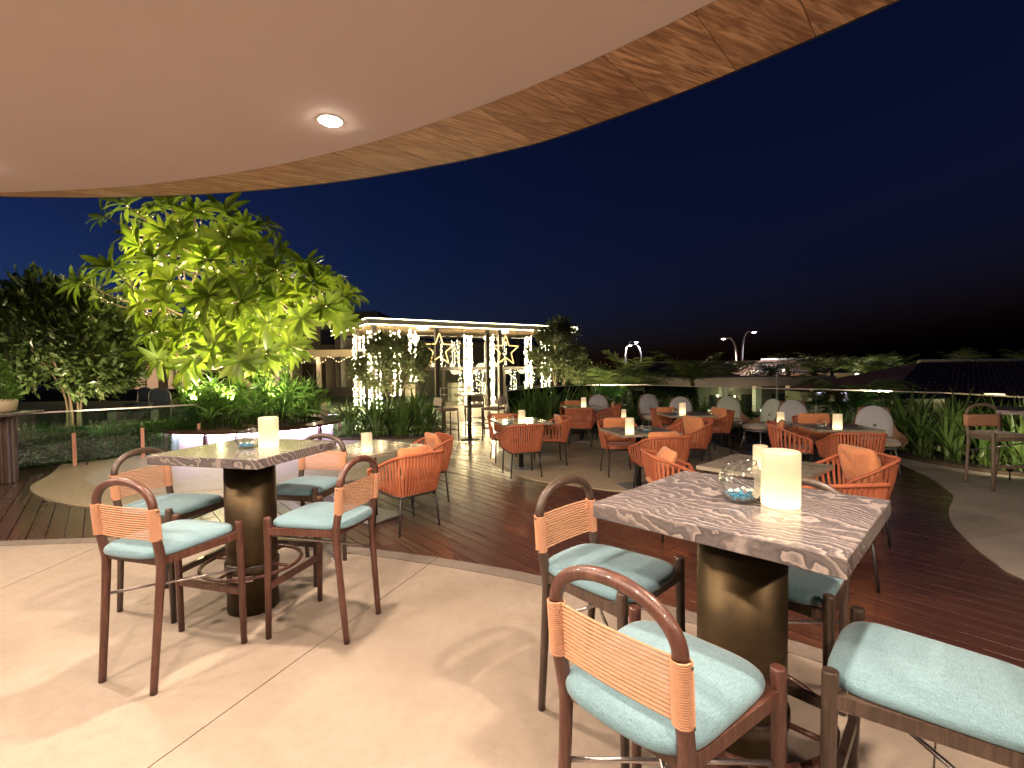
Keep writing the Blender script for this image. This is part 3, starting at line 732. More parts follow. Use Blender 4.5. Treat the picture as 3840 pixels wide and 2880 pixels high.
CH = [(-1.05, 4.74, 0.80, 'nearest orange strap armchair on the wet deck, back to the camera'),
      (-1.06, 5.67, 2.13, 'orange strap armchair just behind the nearest one, back to the right'),
      (0.13, 7.01, 0.28, 'orange armchair with its back to the camera at the table below the right star'),
      (-0.11, 8.17, 3.38, 'orange armchair facing the camera behind the table below the right star'),
      (0.61, 7.85, 1.70, 'orange armchair with pillow, right side of the table below the right star'),
      (1.36, 9.66, -0.22, 'far orange armchair with its back to the camera at the farthest table'),
      (1.40, 11.15, 3.05, 'far orange armchair facing the camera behind the farthest table'),
      (2.07, 10.52, 1.32, 'far dark orange armchair on the right side of the farthest table'),
      (1.56, 7.02, 3.22, 'orange armchair facing the camera behind the middle table with the vase'),
      (1.74, 5.72, 0.18, 'orange armchair with its back to the camera before the middle table with the vase'),
      (2.52, 7.06, 1.85, 'orange armchair with bright pillow right of the middle table'),
      (2.93, 9.02, 3.32, 'orange armchair facing the camera before the pale lounge chairs'),
      (2.87, 7.72, -0.07, 'orange armchair with its back to the camera before the pale lounge chairs'),
      (3.59, 8.69, 1.78, 'orange armchair with pillow in front of the pair of mint lounge chairs'),
      (3.85, 6.64, -2.06, 'orange armchair seen from its side at the left of the right dining table'),
      (4.10, 5.85, -0.21, 'orange armchair with its back to the camera at the right dining table'),
      (4.55, 7.23, 2.85, 'orange armchair with long pillow behind the right dining table'),
      (2.94, 4.26, 1.62, 'near orange armchair with large square pillow right of the big candle'),
      (2.23, 3.45, 0.06, 'orange armchair showing only its rim above the right end of the stone bar table'),
      (1.54, 4.45, -1.6, 'orange armchair with pillow just above the far corner of the stone bar table')]
for x, y, a, lab in CH: place(ac, uc, (x, y, 0.003), a, lab, 'armchair', G_AC)
# scatter pillows leaning on the backs
pm = cushion_mesh(0.20, 0.19, 0.11, 0.30, 0.10).build('pillow', MAT['ocush']); up = []
for (ci, dx, tilt, sc, lab) in ((0, 0.03, 0.35, 1.05, 'orange pillow inside the nearest orange armchair'), (1, 0.0, 0.4, 1.0, 'orange pillow in the armchair behind the nearest one'),
        (4, 0, 0.35, 1.0, 'orange pillow in the armchair right of the table below the right star'), (3, 0, 0.3, 0.9, 'orange pillow in the armchair facing the camera below the right star'),
        (6, 0, 0.25, 1.0, 'orange pillow in the far armchair behind the farthest table'), (7, 0, 0.3, 1.05, 'orange pillow in the far dark armchair'), (8, 0, 0.3, 1.1, 'flat orange pillow in the armchair behind the middle table'),
        (9, 0, 0.45, 1.05, 'dusty orange pillow in the armchair before the middle table'), (10, 0, 0.25, 1.15, 'bright orange pillow in the armchair right of the middle table'), (11, 0, 0.25, 1.0, 'orange pillow in the armchair before the grey lounge chairs'),
        (13, 0, 0.25, 1.1, 'bright orange pillow in front of the mint lounge chairs'), (14, 0, 0.3, 1.0, 'orange pillow showing above the side of the right group armchair'), (16, 0, 0.25, 1.15, 'long orange pillow behind the right dining table'),
        (17, 0.03, 0.30, 1.15, 'large square orange pillow in the near right armchair'), (19, 0, 0.5, 1.05, 'orange pillow by the far corner of the stone bar table')):
    x, y, a, _ = CH[ci]
    o = pm if not up else pm.copy()
    if up: COL.objects.link(o)
    up.append(1)
    M_ = Matrix.Translation((x, y, 0)) @ Matrix.Rotation(a, 4, 'Z') @ Matrix.Translation((dx, -0.17, 0.625)) @ Matrix.Rotation(PI/2-tilt, 4, 'X') @ Matrix.Scale(sc, 4)
    o.matrix_world = M_; tag(o, lab, 'pillow', 'orange scatter pillows')

# ---- lounge chairs along the balustrade
def lounge(cm):
    o = empty('lounge_chair')
    # wicker shell: tall rounded back with low wings
    n, m = 28, 9; vs = []; fs = []
    for sd in (0, 1):
        for i in range(n+1):
            f = i/n; a = -PI*0.62+PI*1.24*f; sx = math.sin(a); cy = math.cos(a)
            hgt = 0.90 if abs(a) < 0.55 else 0.90-0.34*min(1, (abs(a)-0.55)/0.35) if abs(a) < 0.9 else 0.56-0.12*(abs(a)-0.9)
            for j in range(m+1):
                q = j/m; z = 0.34+(hgt-0.34)*q; rr = 0.27+0.07*q + (0.0 if sd else 0.022)
                vs.append((sx*rr, -cy*rr*0.92-0.05*q*(cy > 0.3), z))
    s_ = (n+1)*(m+1)
    for i in range(n):
        for j in range(m): a = i*(m+1)+j; b = a+m+1; fs += [(a, b, b+1, a+1), (s_+a, s_+a+1, s_+b+1, s_+b)]
        a = i*(m+1)+m; b = a+m+1; fs.append((a, b, s_+b, s_+a)); a -= m; b -= m; fs.append((b, a, s_+a, s_+b))
    for i in (0, n):
        for j in range(m): a = i*(m+1)+j; fs.append((a, a+1, s_+a+1, s_+a))
    MB().add(vs, fs, True).build('wicker_shell', MAT['wicker'], o)
    # back cushion with arched top
    vs = []; fs = []; k_ = 26
    prof = []
    for i in range(k_):
        a = PI*i/(k_-1); prof.append((0.235*math.cos(a), 0.66+0.265*math.sin(a)))
    prof += [(-0.225, 0.46), (0.225, 0.46)]
    cxp = Vector((0, 0.62)); P = len(prof)
    for dy, sc in ((-0.03, 0.93), (-0.015, 1.0), (0.02, 1.0), (0.045, 0.94), (0.055, 0.6), (0.058, 0.1)):
        for p in prof: q = cxp+(Vector(p)-cxp)*sc; vs.append((q.x, -0.235+dy-(q.y-0.45)*0.17, q.y))
    for r in range(5):
        for i in range(P): a = r*P+i; b = r*P+(i+1) % P; fs.append((b, a, a+P, b+P))
    fs.append(tuple(range(P)))
    MB().add(vs, fs, True).build('back_cushion', cm, o)
    cushion_mesh(0.265, 0.255, 0.09, 0.5).build('seat_cushion', MAT['cream'], o, loc=(0, 0.02, 0.405))
    MB().tube([(0.25*math.cos(2*PI*k/24), 0.01+0.25*math.sin(2*PI*k/24), 0.345) for k in range(24)], 0.014, 6, closed=True).build('seat_frame', MAT['alu'], o)
    for s in (-1, 1):
        MB().tube([(s*0.18, 0.19, 0.34), (s*0.23, 0.25, 0.0)], [0.013, 0.010], 8).build('leg', MAT['alu'], o)
        MB().tube([(s*0.18, -0.16, 0.34), (s*0.23, -0.24, 0.0)], [0.013, 0.010], 8).build('leg', MAT['alu'], o)
    return o
m_mint = m_fabric('mint_grey_fabric', (0.42, 0.47, 0.40), 300)
lg = lounge(MAT['gcush']); lm = lounge(m_mint); ug = []; um = []
for pr, us, x, y, a, lab in ((lg, ug, 1.98, 11.1, 3.0, 'grey backed wicker lounge chair beside the strap leaf plants, leftmost of the row'), (lg, ug, 3.25, 11.1, 3.3, 'grey backed wicker lounge chair at the far bend of the row'),
        (lg, ug, 3.55, 9.95, 3.1, 'grey backed wicker lounge chair right behind a candle lamp'), (lm, um, 4.50, 9.95, 2.9, 'mint backed wicker lounge chair facing the camera'),
        (lm, um, 4.68, 9.1, 1.9, 'mint backed wicker lounge chair turned sideways with its legs showing'), (lg, ug, 4.97, 8.5, 2.75, 'pale grey lounge chair in front of the white lamp post'),
        (lg, ug, 5.40, 7.15, 2.65, 'pale lilac grey lounge chair at the right end of the row by the dark plants')):
    place(pr, us, (x, y, 0.002), a, lab, 'lounge chair', 'wicker lounge chairs along the balustrade')
# low side tables
def side_table(x, y, h, r, label, m1):
    o = empty('side_table', (x, y, 0)); tag(o, label, 'side table', 'low side tables by the lounge chairs')
    MB().lathe([(r, h-0.02), (r+0.004, h-0.016), (r+0.004, h-0.004), (r, h)], 28).build('table_top', m1, o)
    MB().tube([(0, 0, 0.01), (0, 0, h-0.02)], 0.025, 10).build('stem', MAT['black'], o)
    MB().lathe([(r*0.65, 0.003), (r*0.65, 0.012), (0.03, 0.02)], 24).build('base', MAT['black'], o)
side_table(2.5, 10.6, 0.45, 0.26, 'small black round side table between the farthest table and the lounge chairs', MAT['black'])
side_table(4.15, 9.35, 0.50, 0.24, 'low side table between the grey and mint lounge chairs', MAT['stone'])
side_table(4.45, 8.05, 0.60, 0.27, 'pale side table with candle before the pale grey lounge chair', MAT['stone'])
round_candle((4.15, 9.35, 0.5002), 0.10, 0.045, 'short candle lamp on the low table between lounge chairs', MAT['candle_s'])
round_candle((4.45, 8.02, 0.6002), 0.185, 0.055, 'candle lamp on the pale side table before the grey lounge chair', MAT['candle_s'])
round_candle((2.43, 10.55, 0.4502), 0.19, 0.05, 'candle lamp on the black round side table', MAT['candle_s'])

# ---- far bar table with upholstered stools, at the gap between the beds
o = empty('bar_table', (-0.95, 10.8, 0), 0.1); tag(o, 'slim bar table on a black post before the pavilion doors', 'bar table', 'side bar tables')
MB().cbox((0, 0, 0.985), (0.66, 0.66, 0.035), 0.003).build('table_top', MAT['stone'], o)
MB().tube([(0, 0, 0.01), (0, 0, 0.97)], 0.045, 14).build('pedestal', MAT['black'], o)
MB().cbox((0, 0, 0.009), (0.42, 0.42, 0.016), 0.003).build('base_plate', MAT['black'], o)
round_candle((-0.95, 10.78, 1.003), 0.185, 0.055, 'candle lamp on the slim bar table before the pavilion', MAT['candle_s'])
vase((-1.25, 10.85, 1.003), 0.01, 'x', 9) if False else None
def padded_stool():
    o = empty('padded_bar_stool')
    for s in (-1, 1):
        MB().tube([(s*0.20, 0.19, 0), (s*0.185, 0.175, 0.66)], 0.015, 8).build('leg', MAT['stool_dark'], o)
        MB().tube([(s*0.20, -0.20, 0), (s*0.185, -0.18, 0.66), (s*0.19, -0.20, 0.86)], 0.015, 8).build('rear_leg', MAT['stool_dark'], o)
    for y in (0.185, -0.19): MB().tube([(-0.195, y, 0.26), (0.195, y, 0.26)], 0.010, 6).build('stretcher', MAT['stool_dark'], o)
    for s in (-1, 1): MB().tube([(s*0.193, -0.19, 0.26), (s*0.193, 0.185, 0.26)], 0.010, 6).build('stretcher', MAT['stool_dark'], o)
    cushion_mesh(0.215, 0.21, 0.07, 0.35).build('seat_cushion', MAT['taupe'], o, loc=(0, 0, 0.69))
    b = cushion_mesh(0.20, 0.09, 0.045, 0.35).build('back_pad', MAT['cream'], o, loc=(0, -0.20, 0.86)); b.rotation_euler = (PI/2-0.12, 0, 0)
    return o
ps = padded_stool(); ups = []
for x, y, a, lab in ((-1.42, 10.45, -1.0, 'taupe padded stool left of the slim far bar table'), (-0.40, 10.55, 1.2, 'taupe padded stool right of the slim far bar table'), (-0.88, 11.35, 3.1, 'padded stool behind the slim far bar table, its pale back pad showing')):
    place(ps, ups, (x, y, 0.0), a, lab, 'bar stool', 'taupe padded bar stools')

# ---- right edge: stool with solid back and a bar table
ss = bar_stool(m_wood('bleached_wood', (0.10, 0.075, 0.055), (0.16, 0.12, 0.09), (0.22, 0.17, 0.13), (60, 60, 5), 0.5, 0.0), MAT['taupe'], True)
ss.location = (6.05, 6.02, 0.003); ss.rotation_euler = (0, 0, 3.05)
tag(ss, 'bar stool with solid peach back and taupe seat at the right edge', 'bar stool')
o = empty('bar_table', (5.98, 5.42, 0.003), 0.78); tag(o, 'stone topped bar table cut off at the right edge beside the solid backed stool', 'bar table', 'side bar tables')
MB().cbox((0, 0, 1.0), (0.78, 0.78, 0.045), 0.003).build('table_top', MAT['marble'], o)
MB().lathe([(0.12, 0.0), (0.12, 0.977)], 32).build('pedestal', MAT['brass'], o)
# ================================================================== PLANTER, TREES AND PLANTS
def rot_to(axis):
    return Vector((0, 0, 1)).rotation_difference(Vector(axis).normalized()).to_matrix()
def leaf_shape(L, Wd, droop, fold, n=5, ob=0.62):
    """leaf along +Y with folded midrib; returns verts, faces"""
    vs = []; fs = []
    for i in range(n+1):
        f = i/n; w = Wd*(math.sin(PI*min(1, f**ob if f > 0 else 0))**0.8 if 0 < f < 1 else (0.06 if i == 0 else 0.0))
        y = L*(f-0.10*droop*f*f); z = L*(0.10*f-droop*f*f*0.55)
        vs += [Vector((-w/2, y, z+fold*w)), Vector((0, y, z)), Vector((w/2, y, z+fold*w))]
    for i in range(n):
        for k in (0, 1): a = i*3+k; fs.append((a, a+1, a+4, a+3))
    return vs, fs
def scatter_leaves(mb, pts, L, Wd, rnd, up=0.4, n=2, fold=0.15):
    for p, nrm in pts:
        s = rnd.uniform(0.7, 1.25); vs, fs = leaf_shape(L*s, Wd*s, rnd.uniform(0.1, 0.6), fold, n)
        dirv = (nrm+Vector((rnd.gauss(0, 0.6), rnd.gauss(0, 0.6), rnd.gauss(0, 0.5)+up))).normalized()
        q = Vector((0, 1, 0)).rotation_difference(dirv).to_matrix() @ Matrix.Rotation(rnd.uniform(-PI, PI), 3, 'Y')
        mb.add([q @ v + p for v in vs], fs, True)
def crown_points(c, rx, ry, rz, n, rnd, clumps=40, shell=0.45, cone=0.0):
    cl = []
    for _ in range(clumps):
        while True:
            d = Vector((rnd.gauss(0, 1), rnd.gauss(0, 1), rnd.gauss(0, 1))).normalized()
            if d.z > -0.75: break
        r = rnd.uniform(shell, 1.0)**0.5; k = 1-cone*max(0, d.z)*0.0
        tz = d.z*r; tap = 1-cone*max(0, tz)
        cl.append((Vector((d.x*r*rx*tap, d.y*r*ry*tap, tz*rz)), d))
    out = []
    for _ in range(n):
        b, d = rnd.choice(cl); s = 0.24*(rx+rz)/2
        o = Vector((rnd.gauss(0, 1), rnd.gauss(0, 1), rnd.gauss(0, 1)))
        o = o.normalized()*s*rnd.uniform(0.2, 1.05)
        out.append((Vector(c)+b+o, (d*0.7+o.normalized()*0.6).normalized()))
    return out
MAT['lf_plum'] = m_leaf('frangipani_leaf', (0.105, 0.160, 0.028), (0.19, 0.235, 0.042), 0.32, 0.40)
MAT['lf_dark'] = m_leaf('dark_glossy_leaf', (0.062, 0.105, 0.030), (0.115, 0.14, 0.045), 0.35, 0.25)
MAT['lf_topi'] = m_leaf('small_topiary_leaf', (0.085, 0.115, 0.040), (0.15, 0.16, 0.065), 0.4, 0.25)
MAT['lf_strap'] = m_leaf('strap_leaf', (0.085, 0.16, 0.04), (0.14, 0.215, 0.06), 0.32, 0.25)
MAT['lf_sword'] = m_leaf('narrow_planter_leaf', (0.065, 0.15, 0.028), (0.12, 0.22, 0.045), 0.38, 0.3)
MAT['lf_palm'] = m_leaf('palm_leaflet', (0.075, 0.12, 0.032), (0.13, 0.15, 0.05), 0.4, 0.25)
MAT['lf_conifer'] = m_leaf('conifer_needle', (0.06, 0.15, 0.02), (0.12, 0.22, 0.03), 0.5, 0.3)
MAT['bark'] = m_noise('pale_bark', (0.17, 0.125, 0.08), (0.10, 0.07, 0.045), 14, 0.8, bump=0.5)
MAT['stem'] = m_noise('tan_stem', (0.17, 0.12, 0.065), (0.11, 0.075, 0.04), 18, 0.75, bump=0.3)
m_bulb = m_emit('warm_fairy_bulb', (1.0, 0.76, 0.36), 4.0, False)
def bulbs(mb, pts, r):
    for p in pts:
        x, y, z = p
        mb.add([(x+r, y, z), (x-r, y, z), (x, y+r, z), (x, y-r, z), (x, y, z+r), (x, y, z-r)], [(0, 2, 4), (2, 1, 4), (1, 3, 4), (3, 0, 4), (2, 0, 5), (1, 2, 5), (3, 1, 5), (0, 3, 5)], True)

# ---- round planter with bench rim and lit skirt
PX, PY, PR = -5.55, 10.5, 1.75
pl = empty('planter', (PX, PY, 0)); tag(pl, 'round planter with dark timber bench rim and lilac lit white skirt', 'planter')
m_bench = m_wood('dark_bench_timber', (0.028, 0.012, 0.007), (0.062, 0.026, 0.014), (0.10, 0.045, 0.026), (20, 20, 20), 0.28, 0.3)
nseg = 20
for k in range(nseg):
    a0 = 2*PI*k/nseg+0.002; a1 = 2*PI*(k+1)/nseg-0.002; n = 4
    poly = [(PR*math.cos(a0+(a1-a0)*i/n), PR*math.sin(a0+(a1-a0)*i/n)) for i in range(n+1)] + [((PR-0.42)*math.cos(a1-(a1-a0)*i/n), (PR-0.42)*math.sin(a1-(a1-a0)*i/n)) for i in range(n+1)]
    MB().prism(poly, 0.405, 0.455).build('bench_plank', m_bench, pl)
vs = []; fs = []; n = 300
for i in range(n):
    a = 2*PI*i/n; r = PR-0.20+0.008*math.cos(i*PI*0.5)*(1 if i % 2 else 0.4); vs += [(r*math.cos(a), r*math.sin(a), 0.008), (r*math.cos(a), r*math.sin(a), 0.40)]
for i in range(n): j = (i+1) % n; fs.append((2*i, 2*j, 2*j+1, 2*i+1))
MB().add(vs, fs).build('fluted_skirt', mat('white_fluted_panel', (0.72, 0.70, 0.74), 0.5), pl)
MB().tube([((PR-0.10)*math.cos(2*PI*k/96), (PR-0.10)*math.sin(2*PI*k/96), 0.392) for k in range(96)], 0.010, 6, closed=True).build('led_strip', m_emit('lilac_led', (0.85, 0.66, 1.0), 38.0), pl)
for k in range(10):
    a = 2*PI*(k+0.45)/10; MB().cbox(((PR-0.06)*math.cos(a), (PR-0.06)*math.sin(a), 0.2), (0.06, 0.05, 0.40), 0.003, a).build('bench_leg', m_bench, pl)
MB().lathe([(PR-0.43, 0.10), (PR-0.43, 0.42), (0.0, 0.47)], 40).build('soil_fill', MAT['soil'], pl)

# narrow leaved plants filling the planter
rs = random.Random(11)
def sword_plant(rnd):
    mb = MB()
    for st in range(9):
        bx, by = rnd.uniform(-0.22, 0.22), rnd.uniform(-0.22, 0.22); h = rnd.uniform(0.25, 0.72)
        mb.tube([(bx*0.6, by*0.6, 0), (bx, by, h)], 0.008, 4)
        for k in range(26):
            a = rnd.uniform(0, 2*PI); el = rnd.uniform(-0.5, 1.2); dv = Vector((math.cos(a)*math.cos(el), math.sin(a)*math.cos(el), math.sin(el)))
            v_, f_ = leaf_shape(rnd.uniform(0.16, 0.28), 0.032, rnd.uniform(0.2, 0.7), 0.12, 2)
            q = Vector((0, 1, 0)).rotation_difference(dv).to_matrix()
            zz = h*rnd.uniform(0.55, 1.05)
            mb.add([q @ v + Vector((bx, by, zz)) for v in v_], f_, True)
    return mb
protos = [sword_plant(rs).build('planter_shrub', MAT['lf_sword']) for _ in range(3)]; first = [True]*3
kk = 0
for ring, cnt in ((1.05, 13), (0.5, 6)):
    for k in range(cnt):
        a = 2*PI*(k+0.3*rs.random())/cnt; i = kk % 3; kk += 1
        o = protos[i] if first[i] else protos[i].copy()
        if not first[i]: COL.objects.link(o)
        first[i] = False
        o.location = (PX+ring*math.cos(a), PY+ring*math.sin(a), 0.42); o.rotation_euler = (0, 0, rs.uniform(0, 6)); s = rs.uniform(1.15, 1.5); o.scale = (s, s, s*rs.uniform(0.85, 1.1))
        tag(o, 'narrow leaved green shrub growing in the round planter under the frangipani tree', 'shrub', 'narrow leaved shrubs in the planter')

# ---- frangipani tree
rt = random.Random(21)
tree = empty('frangipani_tree', (PX, PY, 0.45)); tag(tree, 'large frangipani tree with glowing yellow green leaves wound with fairy lights', 'tree')
T0 = Vector((PX, PY, 0.45))
blobs = [((-6.75, 10.4, 4.45), 1.85, 1.3, 0.72, 34), ((-6.75, 10.3, 3.25), 2.05, 1.5, 0.75, 38), ((-4.35, 10.4, 3.05), 1.0, 1.1, 0.85, 27), ((-5.85, 10.1, 2.05), 1.55, 1.4, 0.75, 44), ((-5.4, 10.2, 2.95), 0.9, 1.2, 0.6, 14)]
tips = []
for c, rx, ry, rz, n in blobs:
    c = Vector(c); got = 0; tries = 0
    while got < n and tries < 4000:
        tries += 1
        d = Vector((rt.gauss(0, 1), rt.gauss(0, 1), rt.gauss(0, 1))).normalized()
        if d.z < -0.7: continue
        r = rt.uniform(0.55, 1.0); p = c+Vector((d.x*rx, d.y*ry, d.z*rz))*r
        if p.z < 1.40 or any((p-q).length < 0.43 for q, _ in tips): continue
        tips.append((p, d)); got += 1
# skeleton: trunk forks, then every tip is joined to the closest suitable node
nodes = [(T0, None)]; seg = []
for a, b in (((-5.6, 10.5, 1.15), 0), ((-6.0, 10.45, 1.75), 1), ((-5.1, 10.5, 1.7), 1), ((-6.5, 10.4, 2.5), 2), ((-5.8, 10.6, 2.6), 2), ((-4.7, 10.4, 2.4), 3), ((-6.9, 10.4, 3.3), 4), ((-6.1, 10.3, 3.5), 5), ((-4.4, 10.5, 2.9), 6), ((-7.3, 10.3, 2.9), 4), ((-6.6, 10.4, 4.1), 7), ((-5.5, 10.2, 3.1), 5), ((-5.4, 9.9, 1.9), 3), ((-6.3, 9.8, 2.0), 2)):
    nodes.append((Vector(a), b))
depth = [0]*len(nodes)
for i, (p, b) in enumerate(nodes):
    if b is not None: depth[i] = depth[b]+1
trk = MB()
for i, (p, b) in enumerate(nodes):
    if b is None: continue
    q = nodes[b][0]; r0 = max(0.022, 0.115*0.66**depth[b]); r1 = max(0.02, 0.115*0.66**depth[i])
    m1 = (p+q)/2+Vector((rt.uniform(-1, 1), rt.uniform(-1, 1), rt.uniform(-0.5, 0.5)))*0.07
    pts = spline([q, m1, p], 5, False); trk.tube(pts, [r0+(r1-r0)*j/(len(pts)-1) for j in range(len(pts))], 8)
trk.add([], []); trunk_pts = [n[0] for n in nodes]
trk.v = [tuple(Vector(v)-T0) for v in trk.v]; trk.build('trunk', MAT['bark'], tree)
br = MB(); bulb_pts = []
for p, d in tips:
    best = min(range(1, len(nodes)), key=lambda i: (nodes[i][0]-p).length + (3 if nodes[i][0].z > p.z+0.35 else 0)); q = nodes[best][0]
    m1 = q*0.5+p*0.5+Vector((0, 0, -0.10))+d*0.08
    pts = spline([q, m1, p], 5, False); br.tube(pts, [0.022-0.009*j/(len(pts)-1) for j in range(len(pts))], 6)
    for j in range(1, len(pts)):
        if rt.random() < 0.5: bulb_pts.append(pts[j]+Vector((rt.uniform(-1, 1), rt.uniform(-1, 1), rt.uniform(-1, 1)))*0.04)
br.v = [tuple(Vector(v)-T0) for v in br.v]; br.build('branches', MAT['bark'], tree)
variants = [leaf_shape(0.47*s, 0.118*s, dr, 0.14, 6, 1.15) for s, dr in ((1.0, 0.25), (0.9, 0.45), (1.1, 0.3), (0.8, 0.15), (1.0, 0.6))]
var_me = []
for v_, f_ in variants:
    me = bpy.data.meshes.new('leaf'); me.from_pydata([tuple(v) for v in v_], [], f_); me.polygons.foreach_set('use_smooth', [True]*len(f_)); me.materials.append(MAT['lf_plum']); var_me.append(me)
leaves = []
for p, d in tips:
    ax = (d*0.8+Vector((0, -0.5, 0.4))).normalized(); Rm = rot_to(ax); n = rt.randint(13, 17)
    for k in range(n):
        a = 2*PI*k*0.382; el = math.radians(rt.uniform(-16, 22)+26*(k/n))
        dv = Rm @ Vector((math.cos(a)*math.cos(el), math.sin(a)*math.cos(el), math.sin(el)))
        up = Rm @ Vector((0, 0, 1)); y = dv; x = y.cross(up).normalized(); z = x.cross(y)
        Q = Matrix((x, y, z)).transposed()
        leaves.append(((p+dv*0.2).length, p + ax*rt.uniform(-0.06, 0.05), Q, rt.randrange(5), rt.uniform(0.85, 1.15)))
leaves.sort(key=lambda l: l[1].y)
lm_ = MB()
for i, (_, p, Q, vi, s) in enumerate(leaves):
    if i % 4 == 0 and i//4 < 295 and i < 1180:
        o = link('leaf', var_me[vi], None, tree); o.matrix_local = Matrix.Translation(p-T0) @ (Q.to_4x4()) @ Matrix.Scale(s, 4)
    else: lm_.add([Q @ v*s + p - T0 for v in variants[vi][0]], variants[vi][1], True)
lm_.build('leaf_mass', MAT['lf_plum'], tree)['kind'] = 'stuff'
sl = MB(); bulbs(sl, bulb_pts, 0.009); so = sl.build('string_lights', m_bulb); so['kind'] = 'stuff'; tag(so, 'warm fairy lights wound through the frangipani branches', 'string lights')
def lamp(parent, loc, kind, w, col, **kw):
    ld = bpy.data.lights.new(kind.lower()+'_lamp', kind); ld.energy = w; ld.color = col
    for k, v in kw.items(): setattr(ld, k, v)
    lo = bpy.data.objects.new(kind.lower()+'_lamp', ld); COL.objects.link(lo); lo.parent = parent; lo.location = loc; return lo
for p in ((-6.5, 10.2, 3.0), (-5.2, 10.2, 2.6), (-6.3, 10.0, 4.0), (-7.4, 10.0, 4.1), (-7.6, 10.0, 3.1), (-4.4, 10.2, 2.9), (-5.9, 9.7, 2.1)): lamp(so, p, 'POINT', 72, (1.0, 0.84, 0.42), shadow_soft_size=0.25)
# spotlights added under the tree to light its crown
for k, (x, y, tx) in enumerate(((-6.4, 9.75, -6.8), (-4.9, 9.8, -4.4), (-5.5, 9.45, -5.8))):
    o = empty('added_spotlight', (x, y, 0.45)); tag(o, 'small added spotlight aimed up into the frangipani, ' + ('left one', 'right one', 'middle one')[k], 'spotlight', 'added spotlights in the planter')
    MB().tube([(0, 0, 0), (0, 0, 0.42)], 0.009, 6).build('spike', MAT['black'], o)
    MB().lathe([(0.03, 0.42), (0.045, 0.50), (0.045, 0.512), (0.038, 0.508), (0, 0.505)], 14).build('head', MAT['black'], o)
    L_ = lamp(o, (0, 0, 0.53), 'SPOT', 520, (1.0, 0.87, 0.42), spot_size=math.radians(105), spot_blend=0.6, shadow_soft_size=0.04)
    L_.rotation_euler = (Vector((tx-x, 0.4, 2.4)).to_track_quat('-Z', 'Y')).to_euler()

def spot_thing(x, y, z, target, w, label, col=(1.0, 0.84, 0.55), size=80, h=0.12):  # extra spotlight added to brighten tree, bushes and beds
    o = empty('added_spotlight', (x, y, z)); tag(o, label, 'spotlight', 'added spotlights in the beds')
    MB().tube([(0, 0, 0), (0, 0, h)], 0.009, 6).build('spike', MAT['black'], o)
    MB().lathe([(0.03, h), (0.042, h+0.07), (0.042, h+0.08), (0.036, h+0.077), (0, h+0.075)], 14).build('head', MAT['black'], o)
    L_ = lamp(o, (0, 0, h+0.105), 'SPOT', w, col, spot_size=math.radians(size), spot_blend=0.7, shadow_soft_size=0.05)
    L_.rotation_euler = (Vector(target)-Vector((x, y, z+h+0.1))).to_track_quat('-Z', 'Y').to_euler()
spot_thing(-7.15, 8.1, 0.008, (-6.6, 10.3, 3.8), 700, 'added spotlight on the paving left of the planter aimed at the frangipani')
spot_thing(-2.9, 8.7, 0.008, (-5.0, 10.4, 3.2), 700, 'added spotlight on the paving right of the planter aimed at the frangipani')
spot_thing(-3.2, 12.75, -0.12, (-3.5, 14.2, 1.7), 260, 'added spotlight behind the glass aimed at the round bush', size=110)
spot_thing(1.55, 14.95, -0.12, (1.55, 16.2, 2.2), 260, 'added spotlight in the curved bed aimed at the pointed bush', size=110)
spot_thing(-8.7, 9.3, 0.19, (-9.7, 10.6, 2.4), 160, 'added spotlight behind the hedge aimed at the dark bushy tree', size=120)
spot_thing(2.9, 14.6, 0.05, (3.7, 16.7, 1.5), 190, 'added spotlight in the curved bed aimed at the feathery palms', size=110, h=0.85)
spot_thing(7.6, 10.0, 0.05, (8.9, 12.6, 0.9), 130, 'added spotlight in the right bed aimed at the fern like palms', size=110, h=0.85)
spot_thing(6.55, 6.35, 0.008, (7.6, 7.9, 0.5), 16, 'added low spotlight by the right path aimed at the strap leaf bed', size=130)
# ---- bushy trees
def bushy(name, loc, c, rx, ry, rz, n, L, Wd, m, label, cat, seed, stems=6, clumps=46, cone=0.0, pot=False, smat='stem', group=None):
    rnd = random.Random(seed); o = empty(name, loc); tag(o, label, cat, group); l = Vector(loc); c = Vector(c)
    st = MB()
    for k in range(stems):
        a = 2*PI*k/stems+rnd.random(); b = Vector((0.13*math.cos(a), 0.13*math.sin(a), 0))*(0.3 if stems == 1 else 1); e = c-l+Vector((math.cos(a)*rx*0.45, math.sin(a)*ry*0.45, rnd.uniform(-0.3, 0.3)*rz))
        st.tube(spline([b, b*1.3+Vector((0, 0, (e.z)*0.45)), e], 5, False), [0.026-0.0015*j for j in range(11)], 6)
    st.build('trunk', MAT[smat], o)
    mb = MB(); scatter_leaves(mb, [(p-l, d) for p, d in crown_points(c, rx, ry, rz, n, rnd, clumps, cone=cone)], L, Wd, rnd)
    mb.build('crown', m, o)
    if pot: MB().lathe([(0.28, 0.0), (0.34, 0.25), (0.38, 0.5), (0.36, 0.52), (0.33, 0.46), (0.0, 0.45)], 24).build('pot', MAT['stone'], o)
    return o
bushy('bushy_tree', (-9.6, 10.6, 0.2), (-9.75, 10.5, 2.2), 1.55, 1.3, 1.32, 11000, 0.20, 0.08, MAT['lf_dark'], 'dark many stemmed bushy tree at the left behind the hedge', 'tree', 31, 7, 120)
bushy('topiary_bush', (-3.5, 14.2, -0.12), (-3.5, 14.2, 1.62), 1.12, 1.0, 0.92, 6500, 0.12, 0.045, MAT['lf_topi'], 'round olive green bush left of the gold stars', 'bush', 32, 4, 52, pot=True, group='round bushes before the pavilion')
